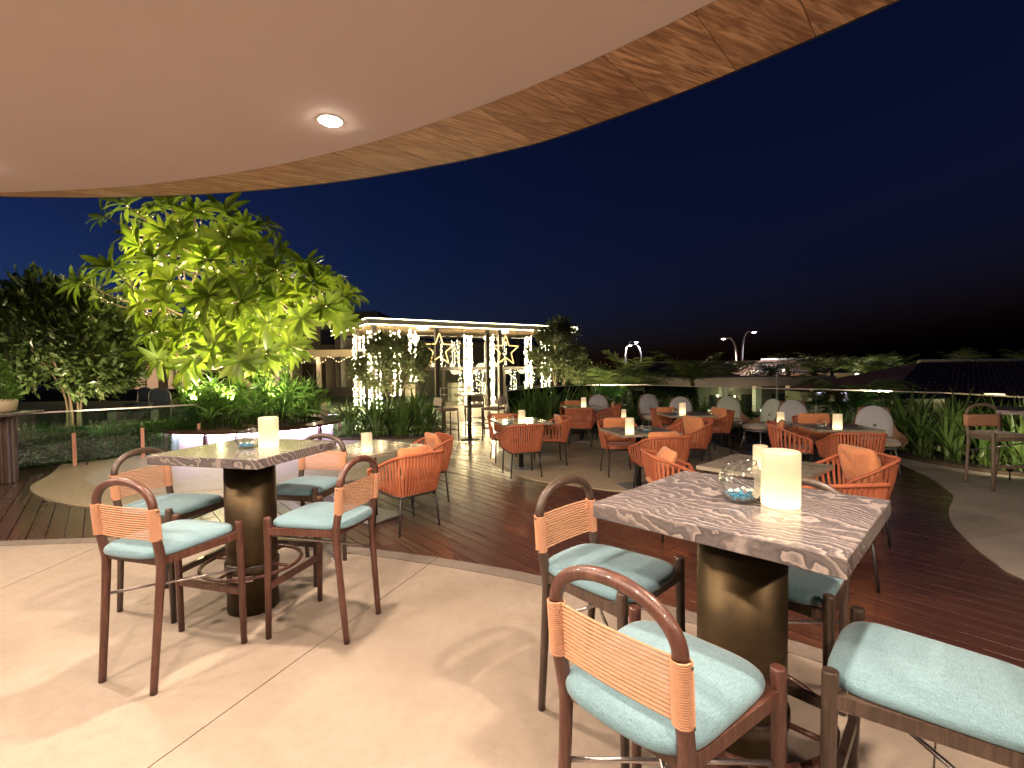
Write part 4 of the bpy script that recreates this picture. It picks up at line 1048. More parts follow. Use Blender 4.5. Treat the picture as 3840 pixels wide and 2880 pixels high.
bushy('topiary_bush', (1.55, 16.2, -0.12), (1.55, 16.2, 2.0), 0.92, 0.9, 1.25, 7000, 0.13, 0.048, MAT['lf_topi'], 'tall pointed olive green bush at the right end of the pavilion roof', 'bush', 33, 4, 56, 0.45, pot=True, group='round bushes before the pavilion')
bushy('shrub', (2.9, 17.5, GZ), (2.9, 17.5, 0.6), 1.1, 0.9, 1.0, 1500, 0.14, 0.05, MAT['lf_dark'], 'dark shrub behind the pointed bush', 'shrub', 34, 4, 30)

# potted conifer on the left bar table
o = empty('potted_conifer', (-7.3, 6.9, 1.005)); o.scale = (1.25, 1.25, 1.25); tag(o, 'small bright green potted conifer on the left edge table', 'potted plant')
MB().lathe([(0.10, 0.0), (0.135, 0.02), (0.15, 0.13), (0.14, 0.15), (0.12, 0.13), (0, 0.125)], 24).build('pot', m_noise('cream_pot', (0.5, 0.42, 0.28), (0.42, 0.34, 0.22), 8, 0.6, bump=0.1), o)
rc = random.Random(8); mb = MB(); pts = []
for _ in range(1500):
    f = rc.random()**1.3; z = 0.13+0.50*f; r = 0.17*(1-f)**0.7*math.sqrt(rc.uniform(0.25, 1)); a = rc.uniform(0, 2*PI); pts.append((Vector((r*math.cos(a), r*math.sin(a), z)), Vector((math.cos(a), math.sin(a), 0.4))))
scatter_leaves(mb, pts, 0.06, 0.010, rc, 0.7); mb.build('foliage', MAT['lf_conifer'], o)

# ---- strap leaf clumps in the beds
def strap_clump(rnd, nb, h):
    mb = MB()
    for k in range(nb):
        a = rnd.uniform(0, 2*PI); L = h*rnd.uniform(0.7, 1.25); lean = rnd.uniform(0.15, 1.0); w = rnd.uniform(0.040, 0.072); n = 6
        b = Vector((rnd.uniform(-0.09, 0.09), rnd.uniform(-0.09, 0.09), 0)); hd = Vector((math.cos(a), math.sin(a), 0)); sd = Vector((-hd.y, hd.x, 0)); p = b.copy(); el = PI/2-lean*0.5; vs = []
        for i in range(n+1):
            f = i/n; ww = w*(0.6+0.9*f if f < 0.4 else 0.96*(1-((f-0.4)/0.6)**2)+0.02)/1.0
            vs += [p-sd*ww/2+Vector((0, 0, ww*0.2)), p.copy(), p+sd*ww/2+Vector((0, 0, ww*0.2))]
            p = p+(hd*math.cos(el)+Vector((0, 0, math.sin(el))))*(L/n); el -= lean*0.30*(0.6+f)
        mb.add(vs, [(i*3+q, i*3+q+1, i*3+q+4, i*3+q+3) for i in range(n) for q in (0, 1)], True)
    return mb
rq = random.Random(41)
sp = [strap_clump(rq, 40, 0.95).build('strap_leaf_plant', MAT['lf_strap']) for _ in range(4)]; sf = [True]*4
def put_clump(i, x, y, s, lab, grp, z=0.045):
    o = sp[i] if sf[i] else sp[i].copy()
    if not sf[i]: COL.objects.link(o)
    sf[i] = False; o.location = (x, y, z); o.rotation_euler = (0, 0, rq.uniform(0, 6.28)); o.scale = (s, s, s*rq.uniform(0.85, 1.12)); tag(o, lab, 'plant', grp)
n_ = 0
for x, y, s in ((-3.75, 11.0, .85), (-3.4, 11.45, .95), (-3.1, 11.0, .9), (-2.75, 11.4, 1.05), (-2.5, 11.0, 1.0), (-2.2, 11.35, 1.1), (-2.0, 11.2, 1.0), (-3.9, 11.6, .8), (-3.0, 11.9, 1.0), (-2.4, 11.9, 1.1)):
    put_clump(n_ % 4, x, y, s, 'dense strap leaf clump in the bed left of the slim far bar table', 'strap leaf plants in the left bed'); n_ += 1
for x, y, s in ((0.15, 11.9, .9), (0.5, 12.2, 1.0), (0.95, 12.3, 1.0), (0.4, 12.8, 1.1), (1.1, 12.9, 1.1), (1.6, 12.7, 1.05), (1.4, 13.5, 1.2), (2.1, 13.0, 1.1), (2.2, 13.8, 1.2), (2.8, 13.0, 1.0), (0.8, 13.4, 1.15)):
    put_clump(n_ % 4, x, y, s, 'lush strap leaf clump in the bed behind the farthest dining table', 'strap leaf plants behind the far table'); n_ += 1
for x, y, s in ((3.3, 12.9, .8), (3.9, 12.4, .8), (4.6, 11.8, .75), (5.1, 11.0, .75), (5.6, 10.6, .7), (6.0, 10.0, .75), (4.4, 12.6, .9), (5.3, 11.8, .85), (6.3, 9.2, .75)):
    put_clump(n_ % 4, x, y, s, 'dim strap leaf clump in the bed behind the lounge chairs', 'strap leaf plants behind the lounge chairs'); n_ += 1
for x, y, s in ((6.75, 8.4, .9), (6.7, 7.9, .95), (6.85, 7.5, 1.0), (7.2, 7.9, 1.05), (7.0, 7.1, 1.0), (7.4, 7.3, 1.05), (7.15, 6.75, .95), (7.6, 6.8, 1.05), (7.9, 7.4, 1.1), (8.0, 6.7, 1.0), (7.2, 8.7, 1.0), (7.7, 8.2, 1.1), (6.9, 9.0, .95), (7.6, 8.9, 1.0)):
    put_clump(n_ % 4, x, y, s, 'strap leaf clump in the dark bed at the right edge behind the solid backed stool', 'strap leaf plants in the right bed'); n_ += 1
# low ground cover in the beds
def cover(poly, n, L, Wd, m, z, name, label, seed, spread=0.12):
    rnd = random.Random(seed); xs = [p[0] for p in poly]; ys = [p[1] for p in poly]; pts = []
    while len(pts) < n:
        x, y = rnd.uniform(min(xs), max(xs)), rnd.uniform(min(ys), max(ys))
        if inpoly(x, y, poly): pts.append((Vector((x, y, z+rnd.random()**1.5*spread)), Vector((0, 0, 1))))
    mb = MB(); scatter_leaves(mb, pts, L, Wd, rnd, 0.2); o = mb.build(name, m); o['kind'] = 'stuff'; tag(o, label, 'ground cover')
cover([p[:] for p in bed_l], 1500, 0.10, 0.04, MAT['lf_strap'], 0.04, 'ground_cover', 'leafy ground cover under the left strap leaf bed', 51, 0.22)
cover([p[:] for p in bed_r], 5200, 0.11, 0.045, MAT['lf_dark'], 0.04, 'ground_cover', 'dark leafy ground cover along the curved bed', 52, 0.20)

# ---- clipped hedge and planted bank behind the left balustrade
hp = [(-9.9, 6.6), (-8.55, 7.35), (-7.55, 8.4), (-6.3, 9.75)]
rnd = random.Random(61); pts = []
ho = [Vector(p) for p in hp]; cap = MB()
for _ in range(7500):
    i = rnd.randrange(3); f = rnd.random(); p = ho[i]*(1-f)+ho[i+1]*f; t = (ho[i+1]-ho[i]).normalized(); nrm = Vector((t.y, -t.x))
    w = rnd.random()
    if rnd.random() < 0.7: q = p-nrm*rnd.uniform(0, 0.10); z = rnd.uniform(0.0, 0.5); dv = Vector((nrm.x, nrm.y, 0.3))
    else: q = p-nrm*rnd.uniform(0, 0.5); z = rnd.uniform(0.44, 0.56); dv = Vector((0, 0, 1))
    pts.append((Vector((q.x, q.y, z)), dv))
hb = MB()
for i in range(3):
    p, q = ho[i], ho[i+1]; t = (q-p); rz = math.atan2(t.y, t.x); nr = Vector((t.y, -t.x)).normalized(); c = (p+q)/2-nr*0.30
    hb.box((c.x, c.y, 0.22), (t.length+0.1, 0.42, 0.44), rz)
hg = empty('hedge', (-8.0, 8.0, 0)); tag(hg, 'clipped green hedge behind the low glass at the left', 'hedge')
hb.v = [(x+8.0, y-8.0, z) for x, y, z in hb.v]; hb.build('core', MAT['soil'], hg)
mb = MB(); scatter_leaves(mb, [(p-Vector((-8.0, 8.0, 0)), d) for p, d in pts], 0.085, 0.035, rnd, 0.15); mb.build('foliage', MAT['lf_strap'], hg)
kw = MB()
for i in range(3):
    p, q = ho[i], ho[i+1]; t = (q-p); rz = math.atan2(t.y, t.x); nr = Vector((t.y, -t.x)).normalized(); c = (p+q)/2-nr*0.72
    kw.box((c.x, c.y, 0.21), (t.length+0.3, 0.28, 0.68), rz)
struct(kw.build('garden_wall', m_concrete('stone_coping', (0.42, 0.35, 0.22), (0.35, 0.28, 0.17), 0.7)))
struct(MB().prism([(-24, 8.2), (-10.6, 8.0), (-6.6, 10.6), (-4.9, 13.0), (-9, 24), (-28, 24)], -0.6, 0.18).build('garden_lawn', m_noise('dim_lawn', (0.05, 0.07, 0.02), (0.08, 0.09, 0.03), 3, 0.95, bump=0.5)))
cover([(-11, 8.4), (-8.6, 9.0), (-6.9, 10.6), (-6.8, 12.2), (-9, 13), (-12, 12)], 3200, 0.09, 0.035, MAT['lf_strap'], 0.19, 'ground_cover', 'low green ground cover behind the left hedge', 53, 0.14)

# ---- palms
def frond(rnd, L, droop, nl=26, ll=0.34):
    mb = MB(); p = Vector((0, 0, 0)); el = rnd.uniform(0.9, 1.25); pts = []; n = 10
    for i in range(n+1):
        pts.append(p.copy()); p = p+Vector((0, math.cos(el), math.sin(el)))*(L/n); el -= droop/n*(0.6+1.0*i/n)
    mb.tube(pts, [0.016*(1-i/(n+2)) for i in range(n+1)], 4)
    for k in range(nl):
        f = 0.12+0.86*k/nl; j = min(n-1, int(f*n)); b = pts[j].lerp(pts[j+1], f*n-j); t = (pts[j+1]-pts[j]).normalized()
        for s in (-1, 1):
            l = ll*L*(math.sin(PI*(0.15+0.8*f)))*rnd.uniform(0.85, 1.1); dv = (Vector((s, 0, 0))*0.9+t*0.55+Vector((0, 0, rnd.uniform(-0.45, 0.1)))).normalized()
            e = b+dv*l; m_ = b+dv*l*0.5+Vector((0, 0, 0.03*l)); w = 0.016*L**0.5; sd = t*w
            mb.add([b-sd*0.5, b+sd*0.5, m_+sd, m_-sd, e], [(0, 1, 2, 3), (3, 2, 4)], True)
    return mb
def palm(name, loc, nf, L, trunk_h, tr, droop, label, seed, leafm='lf_palm', group='palms beyond the balustrade', sc=1.0, nl=26):
    rnd = random.Random(seed)
    if GZ < loc[2] < -0.3 and sc == 1.0: trunk_h += loc[2]-GZ; loc = (loc[0], loc[1], GZ)
    o = empty(name, loc); tag(o, label, 'palm', group)
    if trunk_h > 0.05: MB().tube([(0, 0, 0), (0.03, 0.02, trunk_h*0.5), (0, 0, trunk_h)], [tr*1.15, tr, tr*0.9], 10).build('trunk', MAT['bark'], o)
    for k in range(nf):
        f = frond(rnd, L*rnd.uniform(0.8, 1.15), droop*rnd.uniform(0.7, 1.2), nl).build('frond', MAT[leafm], o, loc=(0, 0, trunk_h))
        f.rotation_euler = (rnd.uniform(-0.55, 0.25), 0, 2*PI*k/nf+rnd.uniform(-0.3, 0.3))
    o.scale = (sc, sc, sc); return o
palm('feather_palm', (4.1, 16.9, -0.9), 18, 1.8, 1.6, 0.10, 1.7, 'full feathery palm between the pointed bush and the low white building', 71)
palm('feather_palm', (3.2, 16.6, -0.6), 14, 1.6, 1.2, 0.08, 1.6, 'feathery palm right beside the pointed bush', 72)
palm('feather_palm', (7.6, 20.5, -1.6), 14, 2.2, 2.5, 0.14, 1.3, 'upright palm with a slim trunk before the low white building', 73)
palm('feather_palm', (8.6, 12.4, -1.2), 20, 1.85, 1.5, 0.10, 2.0, 'wide fern like palm spilling over the balustrade at the right', 74, sc=1.0)
palm('feather_palm', (9.3, 12.9, -1.3), 16, 1.6, 1.5, 0.10, 2.0, 'second fern like palm behind the lilac grey lounge chair', 75)
palm('feather_palm', (6.6, 12.6, -1.0), 9, 1.0, 0.9, 0.07, 1.1, 'small cycad behind the mint lounge chair', 76)
# ================================================================== PAVILION
P0 = Vector((-5.6, 18.9, 0)); E1 = Vector((0.858, 0.513, 0)); E2 = Vector((-0.513, 0.858, 0)); PL, PD = 10.3, 7.2
pv = empty('pavilion', (P0.x, P0.y, -0.12), math.atan2(E1.y, E1.x)); tag(pv, 'flat roofed glass pavilion outlined by twin lines of light', 'pavilion')
struct(MB().prism([(-9.5, 13.3), (-1.9, 13.0), (-0.1, 13.4), (1.0, 15.2), (5.5, 22.5), (4, 31), (-16, 31), (-9.5, 20)], GZ, -0.125).build('pavilion_terrace', MAT['path']))
MAT['pv_dark'] = mat('dark_pavilion_frame', (0.022, 0.019, 0.016), 0.4)
MAT['pv_ceil'] = mat('glossy_dark_ceiling', (0.20, 0.16, 0.11), 0.22)
m_led = m_emit('warm_white_led', (1.0, 0.84, 0.48), 9.0)
ZR = 3.60+0.12
MB().box((PL/2, PD/2, ZR-0.125), (PL-0.06, PD-0.06, 0.17)).build('roof', mat('roof_fascia', (0.03, 0.026, 0.02), 0.7), pv)
for z in (ZR-0.01, ZR-0.245):
    MB().box((PL/2, -0.02, z), (PL+0.04, 0.02, 0.02)).build('led_strip', m_led, pv)
    MB().box((-0.02, PD/2, z), (0.02, PD, 0.02)).build('led_strip', m_led, pv)
    MB().box((PL+0.02, 0.6, z), (0.02, 1.2, 0.02)).build('led_strip', m_led, pv)
MB().box((PL+0.02, -0.02, ZR-0.128), (0.03, 0.03, 0.20)).build('led_strip', m_led, pv)
for k in range(15): MB().box((PL/2, 0.35+k*0.47, ZR-0.235), (PL-0.2, 0.30, 0.035)).build('ceiling_slat', MAT['pv_ceil'], pv)
for x, y in ((0.35, 0.35), (3.0, 0.35), (5.45, 0.35), (6.1, 0.35), (9.3, 0.35), (0.35, 3.2), (0.35, 6.4), (9.3, 4.0)):
    MB().box((x, y, (ZR-0.26)/2), (0.16, 0.16, ZR-0.26)).build('column', MAT['pv_dark'], pv)
MB().box((PL/2+0.6, 1.2, 1.72), (PL-2.2, 0.12, 0.13)).build('transom_beam', MAT['pv_dark'], pv)
for x in (2.4, 3.65, 4.85, 6.8, 8.1): MB().box((x, 1.2, 0.83), (0.13 if x != 4.85 else 0.22, 0.10, 1.65)).build('door_frame', MAT['pv_dark'], pv)
for x0, x1 in ((2.45, 3.6), (3.7, 4.8), (4.95, 6.75), (6.85, 8.05), (8.15, 9.6)):
    MB().box(((x0+x1)/2, 1.2, 0.83), (x1-x0, 0.012, 1.6)).build('glass_door', m_glass('door_glass', (0.88, 0.93, 0.9), 0.02, 1.5, 1.5), pv)
MB().box((PL/2+0.6, 2.6, 2.55), (PL-2.2, 0.012, 1.5)).build('upper_glass', m_glass('upper_glass', (0.7, 0.72, 0.75), 0.02, 1.5, 2.0), pv)
MB().box((PL/2, PD-0.15, 1.7), (PL-0.3, 0.1, 3.2)).build('back_wall', m_noise('dim_back_wall', (0.05, 0.042, 0.03), (0.035, 0.03, 0.022), 1.2, 0.6, bump=0), pv)
for x, w in ((3.2, 0.5), (5.6, 0.7), (7.4, 0.5)):
    MB().box((x, 4.2, 0.5), (w, 0.5, 0.95)).build('interior_counter', mat('pale_counter', (0.45, 0.42, 0.36), 0.5), pv)
lamp(pv, (3, 2.0, 3.2), 'POINT', 45, (1, 0.8, 0.48), shadow_soft_size=0.3); lamp(pv, (7.5, 2.5, 3.2), 'POINT', 45, (1, 0.8, 0.48), shadow_soft_size=0.3)
lamp(pv, (0.5, 0.2, 3.0), 'POINT', 30, (1, 0.82, 0.5), shadow_soft_size=0.3)
# light curtains on the columns
def pvw(x, y, z): return P0+E1*x+E2*y+Vector((0, 0, z-0.12))
rl = random.Random(77); m_pbulb = m_emit('pavilion_fairy_bulb', (1.0, 0.76, 0.38), 150.0)
def curtain(x, y, w, ns, z0, z1, label, n=27, r=0.016):
    mb = MB(); wi = MB(); c = pvw(x, y, 0)
    for s in range(ns):
        a = 2*PI*s/ns+0.3; ox, oy = w*math.cos(a), w*math.sin(a)*0.8; top = z1-rl.uniform(0, 0.12)
        q = pvw(x+ox, y+oy, 0)-c
        wi.tube([(q.x, q.y, z0-0.12-c.z*0), (q.x, q.y, top-0.12)], 0.004, 4)
        bulbs(mb, [(q.x+rl.gauss(0, 0.02), q.y+rl.gauss(0, 0.02), z0-0.12+(top-z0)*(k+rl.random()*0.8)/n) for k in range(n)], r)
    o = empty('light_curtain', (c.x, c.y, 0)); tag(o, label, 'fairy lights', 'hanging fairy light curtains of the pavilion')
    wi.build('wire', MAT['pv_dark'], o); b = mb.build('bulb_strand', m_pbulb, o); b['kind'] = 'stuff'
    lamp(o, (0, -0.4, 1.6), 'POINT', 30, (1, 0.8, 0.45), shadow_soft_size=0.3)
curtain(0.35, 2.9, 0.22, 7, 0.1, 3.3, 'dense fairy light curtain on the leftmost pavilion column')
curtain(0.35, 0.35, 0.24, 7, 0.1, 3.35, 'fairy light curtain on the pavilion corner column')
curtain(1.25, 0.45, 0.20, 5, 0.6, 3.35, 'white fairy light strands rising behind the round bush')
curtain(2.0, 0.5, 0.16, 4, 1.2, 3.38, 'thin fairy light strands beside the left gold star')
curtain(4.75, 0.9, 0.17, 6, 0.05, 3.3, 'fairy light curtain left of the pavilion centre')
curtain(5.75, 0.7, 0.20, 7, 0.05, 3.3, 'fairy light curtain on the pavilion centre column')
curtain(7.75, 0.5, 0.16, 5, 0.05, 3.3, 'fairy light curtain right of the right gold star')
curtain(8.75, 0.45, 0.24, 7, 0.05, 3.3, 'fairy light curtain on the right pavilion column by the pointed bush')
# gold star lights
m_star = m_emit('amber_neon', (1.0, 0.52, 0.09), 1.0)
def star(x, z, R, label):
    c = pvw(x, 0.15, z); o = empty('star_light', c, math.atan2(E1.y, E1.x)); tag(o, label, 'star light', 'gold neon stars of the pavilion')
    for k, (yy, rr, mm) in enumerate(((0, R, m_star),)):
        pts = []
        for i in range(10): a = PI/2+PI*i/5; q = rr if i % 2 == 0 else rr*0.42; pts.append(Vector((q*math.cos(a), yy, q*math.sin(a))))
        path = []
        for i in range(10):
            for f in (0.02, 0.5, 0.98): path.append(pts[i].lerp(pts[(i+1) % 10], f))
        MB().tube(path, 0.019, 6, closed=True).build('neon_tube', mm, o)
    q2 = []
    for i in range(10): a = PI/2+PI*i/5; q = R*0.96 if i % 2 == 0 else R*0.40; q2.append((q*math.cos(a), 0.06, q*math.sin(a)))
    MB().tube(q2, 0.010, 5, closed=True).build('back_frame', MAT['pv_dark'], o)
    MB().tube([(0, 0.03, R), (0, 0.03, ZR-0.25-z)], 0.004, 4).build('hanging_wire', MAT['pv_dark'], o)
star(3.05, 2.52, 0.70, 'left gold neon star hanging in the pavilion'); star(6.3, 2.50, 0.72, 'right gold neon star hanging in the pavilion')
# pale stools / railings seen through the doors
def white_rail(x0, y0, x1, y1, h, label):
    a, b = Vector((x0, y0, -0.12)), Vector((x1, y1, -0.12)); o = empty('railing', a); tag(o, label, 'railing', 'pale railings near the pavilion'); d = b-a
    for z in (h, h*0.75): MB().tube([(0, 0, z), (d.x, d.y, z)], 0.022, 6).build('rail', MAT['alu'], o)
    n = max(2, int(d.length/1.1))
    for i in range(n+1): q = d*(i/n); MB().tube([(q.x, q.y, 0), (q.x, q.y, h)], 0.02, 6).build('post', MAT['alu'], o)
white_rail(-2.6, 17.6, -0.9, 18.0, 1.0, 'pale metal railing left of the pavilion doors'); white_rail(-0.2, 18.0, 2.0, 18.9, 1.0, 'pale metal railing right of the pavilion doors')

# ================================================================== RESTAURANT BUILDING AT LEFT
rbld = empty('restaurant_building', (-16, 25, -0.2)); tag(rbld, 'dim restaurant building with warm lit windows behind the frangipani', 'building')
m_wallb = m_noise('dim_plaster', (0.16, 0.13, 0.10), (0.12, 0.10, 0.08), 1, 0.8, bump=0)
MB().box((0, 4.0, 2.2), (17, 6, 4.6)).build('wall', m_wallb, rbld)
MB().box((0, 0.2, 2.62), (17.6, 2.6, 0.34)).build('eave', m_noise('cream_eave', (0.5, 0.42, 0.30), (0.44, 0.37, 0.27), 1, 0.7, bump=0), rbld)
MB().box((0, 4, 4.7), (18, 7, 0.3)).build('roof', MAT['rim'], rbld)
m_win = m_emit('lit_window', (1.0, 0.48, 0.24), 0.16, True); m_dimw = mat('unlit_window', (0.03, 0.024, 0.02), 0.15); m_winf = mat('window_frame', (0.03, 0.025, 0.02), 0.5)
for x in (-7.2, -5.4, -3.6, -1.8, 0.0, 1.8, 3.6, 5.4, 7.2):
    w = MB().box((x, 0.985, 1.50), (1.25, 0.03, 1.25)).build('window', m_win if x in (-3.6, -1.8, 3.6, 7.2) else m_dimw, rbld)
    MB().box((x, 0.955, 1.5), (0.06, 0.04, 1.25)).build('mullion', m_winf, w); MB().box((x, 0.95, 2.15), (1.4, 0.05, 0.06)).build('frame', m_winf, w); MB().box((x, 0.95, 0.86), (1.4, 0.08, 0.06)).build('sill', m_winf, w)
for x in (-8.1, -4.5, -0.9, 2.7, 6.3, 8.3): MB().box((x, -0.6, 1.25), (0.18, 0.18, 2.45)).build('column', mat('pale_column', (0.45, 0.4, 0.33), 0.6), rbld)
for x in (-6.5, -3.2, 0.2, 3.4, 6.6): MB().box((x, 0.985, 3.55), (1.6, 0.03, 0.8)).build('upper_window', mat('dark_window', (0.02, 0.022, 0.028), 0.1), rbld)
MB().box((0, -0.85, 0.55), (16, 0.35, 0.75)).build('counter', MAT['pv_dark'], rbld)
for x in (-6, -2, 2, 6): lamp(rbld, (x, -0.9, 2.3), 'POINT', 14, (1, 0.72, 0.45), shadow_soft_size=0.2)
sl = MB(); bulbs(sl, [(3.2+i*0.13, -1.12, 2.30+0.13*math.sin(i*0.9)+rl.gauss(0, 0.04)) for i in range(42)], 0.022); q = sl.build('fairy_string', m_bulb, rbld); q['kind'] = 'stuff'
# chairs on the lawn terrace
def garden_chair(loc, rz, label):
    o = empty('garden_chair', loc, rz); tag(o, label, 'chair', 'chairs on the terrace behind the left hedge')
    vs = []; n = 14
    for i in range(n+1):
        a = PI*i/n; vs.append((0.29*math.cos(a), -0.24, 0.62+0.30*math.sin(a)**0.6))
    MB().tube([(0.31, 0.22, 0), (0.30, -0.20, 0.42)] + vs + [(-0.30, -0.20, 0.42), (-0.31, 0.22, 0)], 0.018, 6).build('frame', MAT['alu'], o)
    b = cushion_mesh(0.25, 0.21, 0.05, 0.4).build('back', mat('slate_blue_sling', (0.06, 0.07, 0.10), 0.7), o, loc=(0, -0.235, 0.70)); b.rotation_euler = (PI/2, 0, 0)
    cushion_mesh(0.26, 0.25, 0.06, 0.4).build('seat', mat('slate_blue_seat', (0.06, 0.07, 0.10), 0.7), o, loc=(0, 0, 0.43))
    for s in (-1, 1): MB().tube([(s*0.29, -0.22, 0.45), (s*0.31, -0.32, 0)], 0.016, 6).build('leg', MAT['alu'], o)
garden_chair((-10.2, 14.2, 0.18), 0.15, 'slate blue chair with pale frame on the terrace behind the left glass')
garden_chair((-11.3, 14.6, 0.18), 2.9, 'second slate chair on the terrace behind the dark bushy tree')
o = empty('garden_bench', (-9.9, 12.6, 0.18), 0.1); tag(o, 'low dark slatted bench between the hedge and the restaurant', 'bench')
for k in range(5): MB().box((0, -0.16+k*0.08, 0.40), (1.2, 0.06, 0.03)).build('slat', MAT['black'], o)
for s in (-1, 1): MB().box((s*0.52, 0, 0.2), (0.05, 0.34, 0.38)).build('leg', MAT['black'], o)
palm('tall_palm', (-16.2, 15.0, -0.5), 14, 1.9, 3.6, 0.16, 1.9, 'dark palm crown above the bushy tree at the left edge', 80, 'lf_dark', 'palms in the dark distance')

# ================================================================== FAR RIGHT: villas, palms, lamps
def villa(name, loc, rz, w, d, h, rise, label, wallc, doors, ins=0.0):
    o = empty(name, loc, rz); tag(o, label, 'house', 'low houses beyond the balustrade')
    MB().box((0, d/2, h/2), (w, d-0.8, h)).build('wall', m_noise('villa_wall', wallc, tuple(c*0.8 for c in wallc), 1.2, 0.8, bump=0), o)
    n = int(w/0.24); rows = 11; mb = MB()
    for j in range(rows):            # overlapping pantile courses
        f0, f1 = j/rows, (j+1)/rows
        for sgn in (-1,):
            y0, z0 = d/2*f0-0.25*(1-f0), h+rise*f0+0.02*0; y1, z1 = d/2*f1-0.25*(1-f1), h+rise*f1
            vs = []; m = n*4
            for i in range(m+1):
                s_ = i/m; xa = -w/2-0.3+ins*f0+(w+0.6-ins*f0)*s_; xb = -w/2-0.3+ins*f1+(w+0.6-ins*f1)*s_; b = 0.055*abs(math.sin(PI*i/4)); vs += [(xa, y0-0.03, z0+b+0.03), (xb, y1, z1+b)]
            mb.add(vs, [(2*i, 2*i+2, 2*i+3, 2*i+1) for i in range(m)], False)
    mb.add([(-w/2-0.3+ins, d/2, h+rise), (w/2+0.3, d/2, h+rise), (w/2+0.3, d+0.25, h), (-w/2-0.3, d+0.25, h), (-w/2-0.3, -0.25, h)], [(0, 1, 2, 3), (0, 3, 4)])
    r = mb.build('tiled_roof', m_noise('old_clay_tile', (0.26, 0.115, 0.07), (0.09, 0.055, 0.045), 4, 0.5, bump=0.2), o)
    MB().tube([(-w/2-0.32+ins, d/2, h+rise+0.05), (w/2+0.32, d/2, h+rise+0.05)], 0.10, 8).build('ridge', mat('ridge_mortar', (0.4, 0.36, 0.3), 0.8), r)
    MB().box((0, -0.30, h+0.0), (w+0.7, 0.06, 0.10)).build('gutter', mat('gutter', (0.3, 0.27, 0.23), 0.6), r)
    for x in doors:
        dd = MB().box((x, 0.37, h*0.42), (1.05, 0.08, h*0.80)).build('doorway', mat('dark_doorway', (0.008, 0.008, 0.009), 0.5), o)
    return o
villa('villa', (22.5, 18.6, GZ), -0.12, 15, 9.5, 3.75, 1.5, 'house with clay tiled roof at the far right', (0.30, 0.25, 0.17), (-5.8, -4.1, -2.4, -0.7, 1.0), 4.6)
villa('villa', (14.2, 36, GZ), 0.1, 13, 8, 4.2, 1.3, 'low house with pale parapet behind the slim palm', (0.42, 0.36, 0.28), (-5, -3, -1, 1, 3, 5), 3.0)
villa('villa', (30, 46, GZ), 0.0, 14, 8, 4.4, 1.4, 'distant house behind the lit palms', (0.35, 0.28, 0.2), (-4, -1, 2, 5), 3.0)
o = empty('outbuilding', (14.0, 30.4, GZ), 0.12); tag(o, 'flat white outbuilding left of the white lamp post', 'house', 'low houses beyond the balustrade')
MB().box((0, 2, 2.0), (8.6, 4, 4.0)).build('wall', mat('dark_wall', (0.10, 0.085, 0.07), 0.8), o)  # wall has a darker base colour than the columns
MB().box((0, -0.25, 4.28), (9.2, 4.9, 0.52)).build('parapet', mat('white_parapet', (0.34, 0.30, 0.25), 0.8), o)
for x in (-4.2, -2.1, 0, 2.1, 4.2): MB().box((x, -2.2, 2.0), (0.35, 0.35, 4.0)).build('column', mat('white_column', (0.60, 0.53, 0.45), 0.8), o)
for x in (-3.1, -1.05, 1.05, 3.1): MB().box((x, -0.02, 2.4), (1.3, 0.06, 2.0)).build('window', mat('dark_pane', (0.01, 0.011, 0.014), 0.1), o)
for i, x in enumerate((10.4, 13.4, 16.6)):  # lamps added to light the outbuilding front
    o = empty('path_lamp', (x, 25.6+i*0.3, GZ)); tag(o, ('left', 'middle', 'right')[i] + ' added lamp before the white outbuilding', 'lamp', 'added lamps before the outbuilding')
    MB().tube([(0, 0, 0), (0, 0, 2.6)], 0.04, 6).build('post', MAT['black'], o); MB().lathe([(0.07, 0), (0.13, 0.08), (0.11, 0.26), (0, 0.3)], 10).build('globe', m_emit('added_globe', (1, 0.85, 0.62), 1.5, False), o, loc=(0, 0, 2.6)); lamp(o, (0, 0.25, 2.75), 'POINT', 24, (1, 0.8, 0.58), shadow_soft_size=0.1)
o = MB().box((22.2, 40, GZ+2.2), (5.6, 0.3, 4.6)).build('boundary_wall', m_noise('peach_wall', (0.5, 0.32, 0.2), (0.42, 0.27, 0.17), 1, 0.8, bump=0)); tag(o, 'peach wall lit warmly beside the white lamp post', 'wall')
wl_ = empty('wall_lamp', (22.0, 39.3, 1.15)); tag(wl_, 'small lamp lighting the peach wall', 'lamp'); MB().lathe([(0.05, 0), (0.10, 0.1), (0.02, 0.2)], 10).build('shade', m_emit('wall_lamp_glow', (1, 0.7, 0.4), 4.0), wl_); lamp(wl_, (0, -0.3, 0.1), 'POINT', 60, (1, 0.62, 0.36), shadow_soft_size=0.1)
def wall_lamp(x, y, z, w, label, col=(1, 0.74, 0.46)):  # lamps added so the far houses do not stay black
    o = empty('wall_lamp', (x, y, z)); tag(o, label, 'lamp', 'added fill lamps on the distant houses')
    MB().box((0, 0.12, 0.0), (0.12, 0.24, 0.06)).build('bracket', MAT['black'], o)
    MB().lathe([(0.05, -0.12), (0.09, -0.02), (0.03, 0.08)], 10).build('shade', m_emit('added_lamp_glow', col, 3.0, False), o); lamp(o, (0, -0.35, 0), 'POINT', w, col, shadow_soft_size=0.1)
wall_lamp(17.2, 18.5, -0.55, 45, 'added lamp at the left end of the tiled villa'); wall_lamp(20.4, 18.2, -0.55, 45, 'added lamp at the middle of the tiled villa')
wall_lamp(10.6, 29.3, -0.3, 60, 'added lamp at the left of the white outbuilding'); wall_lamp(13.6, 29.6, -0.3, 60, 'added lamp at the right of the white outbuilding')
wall_lamp(17.5, 35.8, 0.1, 90, 'added lamp on the low house with pale parapet'); wall_lamp(28.0, 45.3, 0.3, 120, 'added lamp on the distant house behind the lit palms')
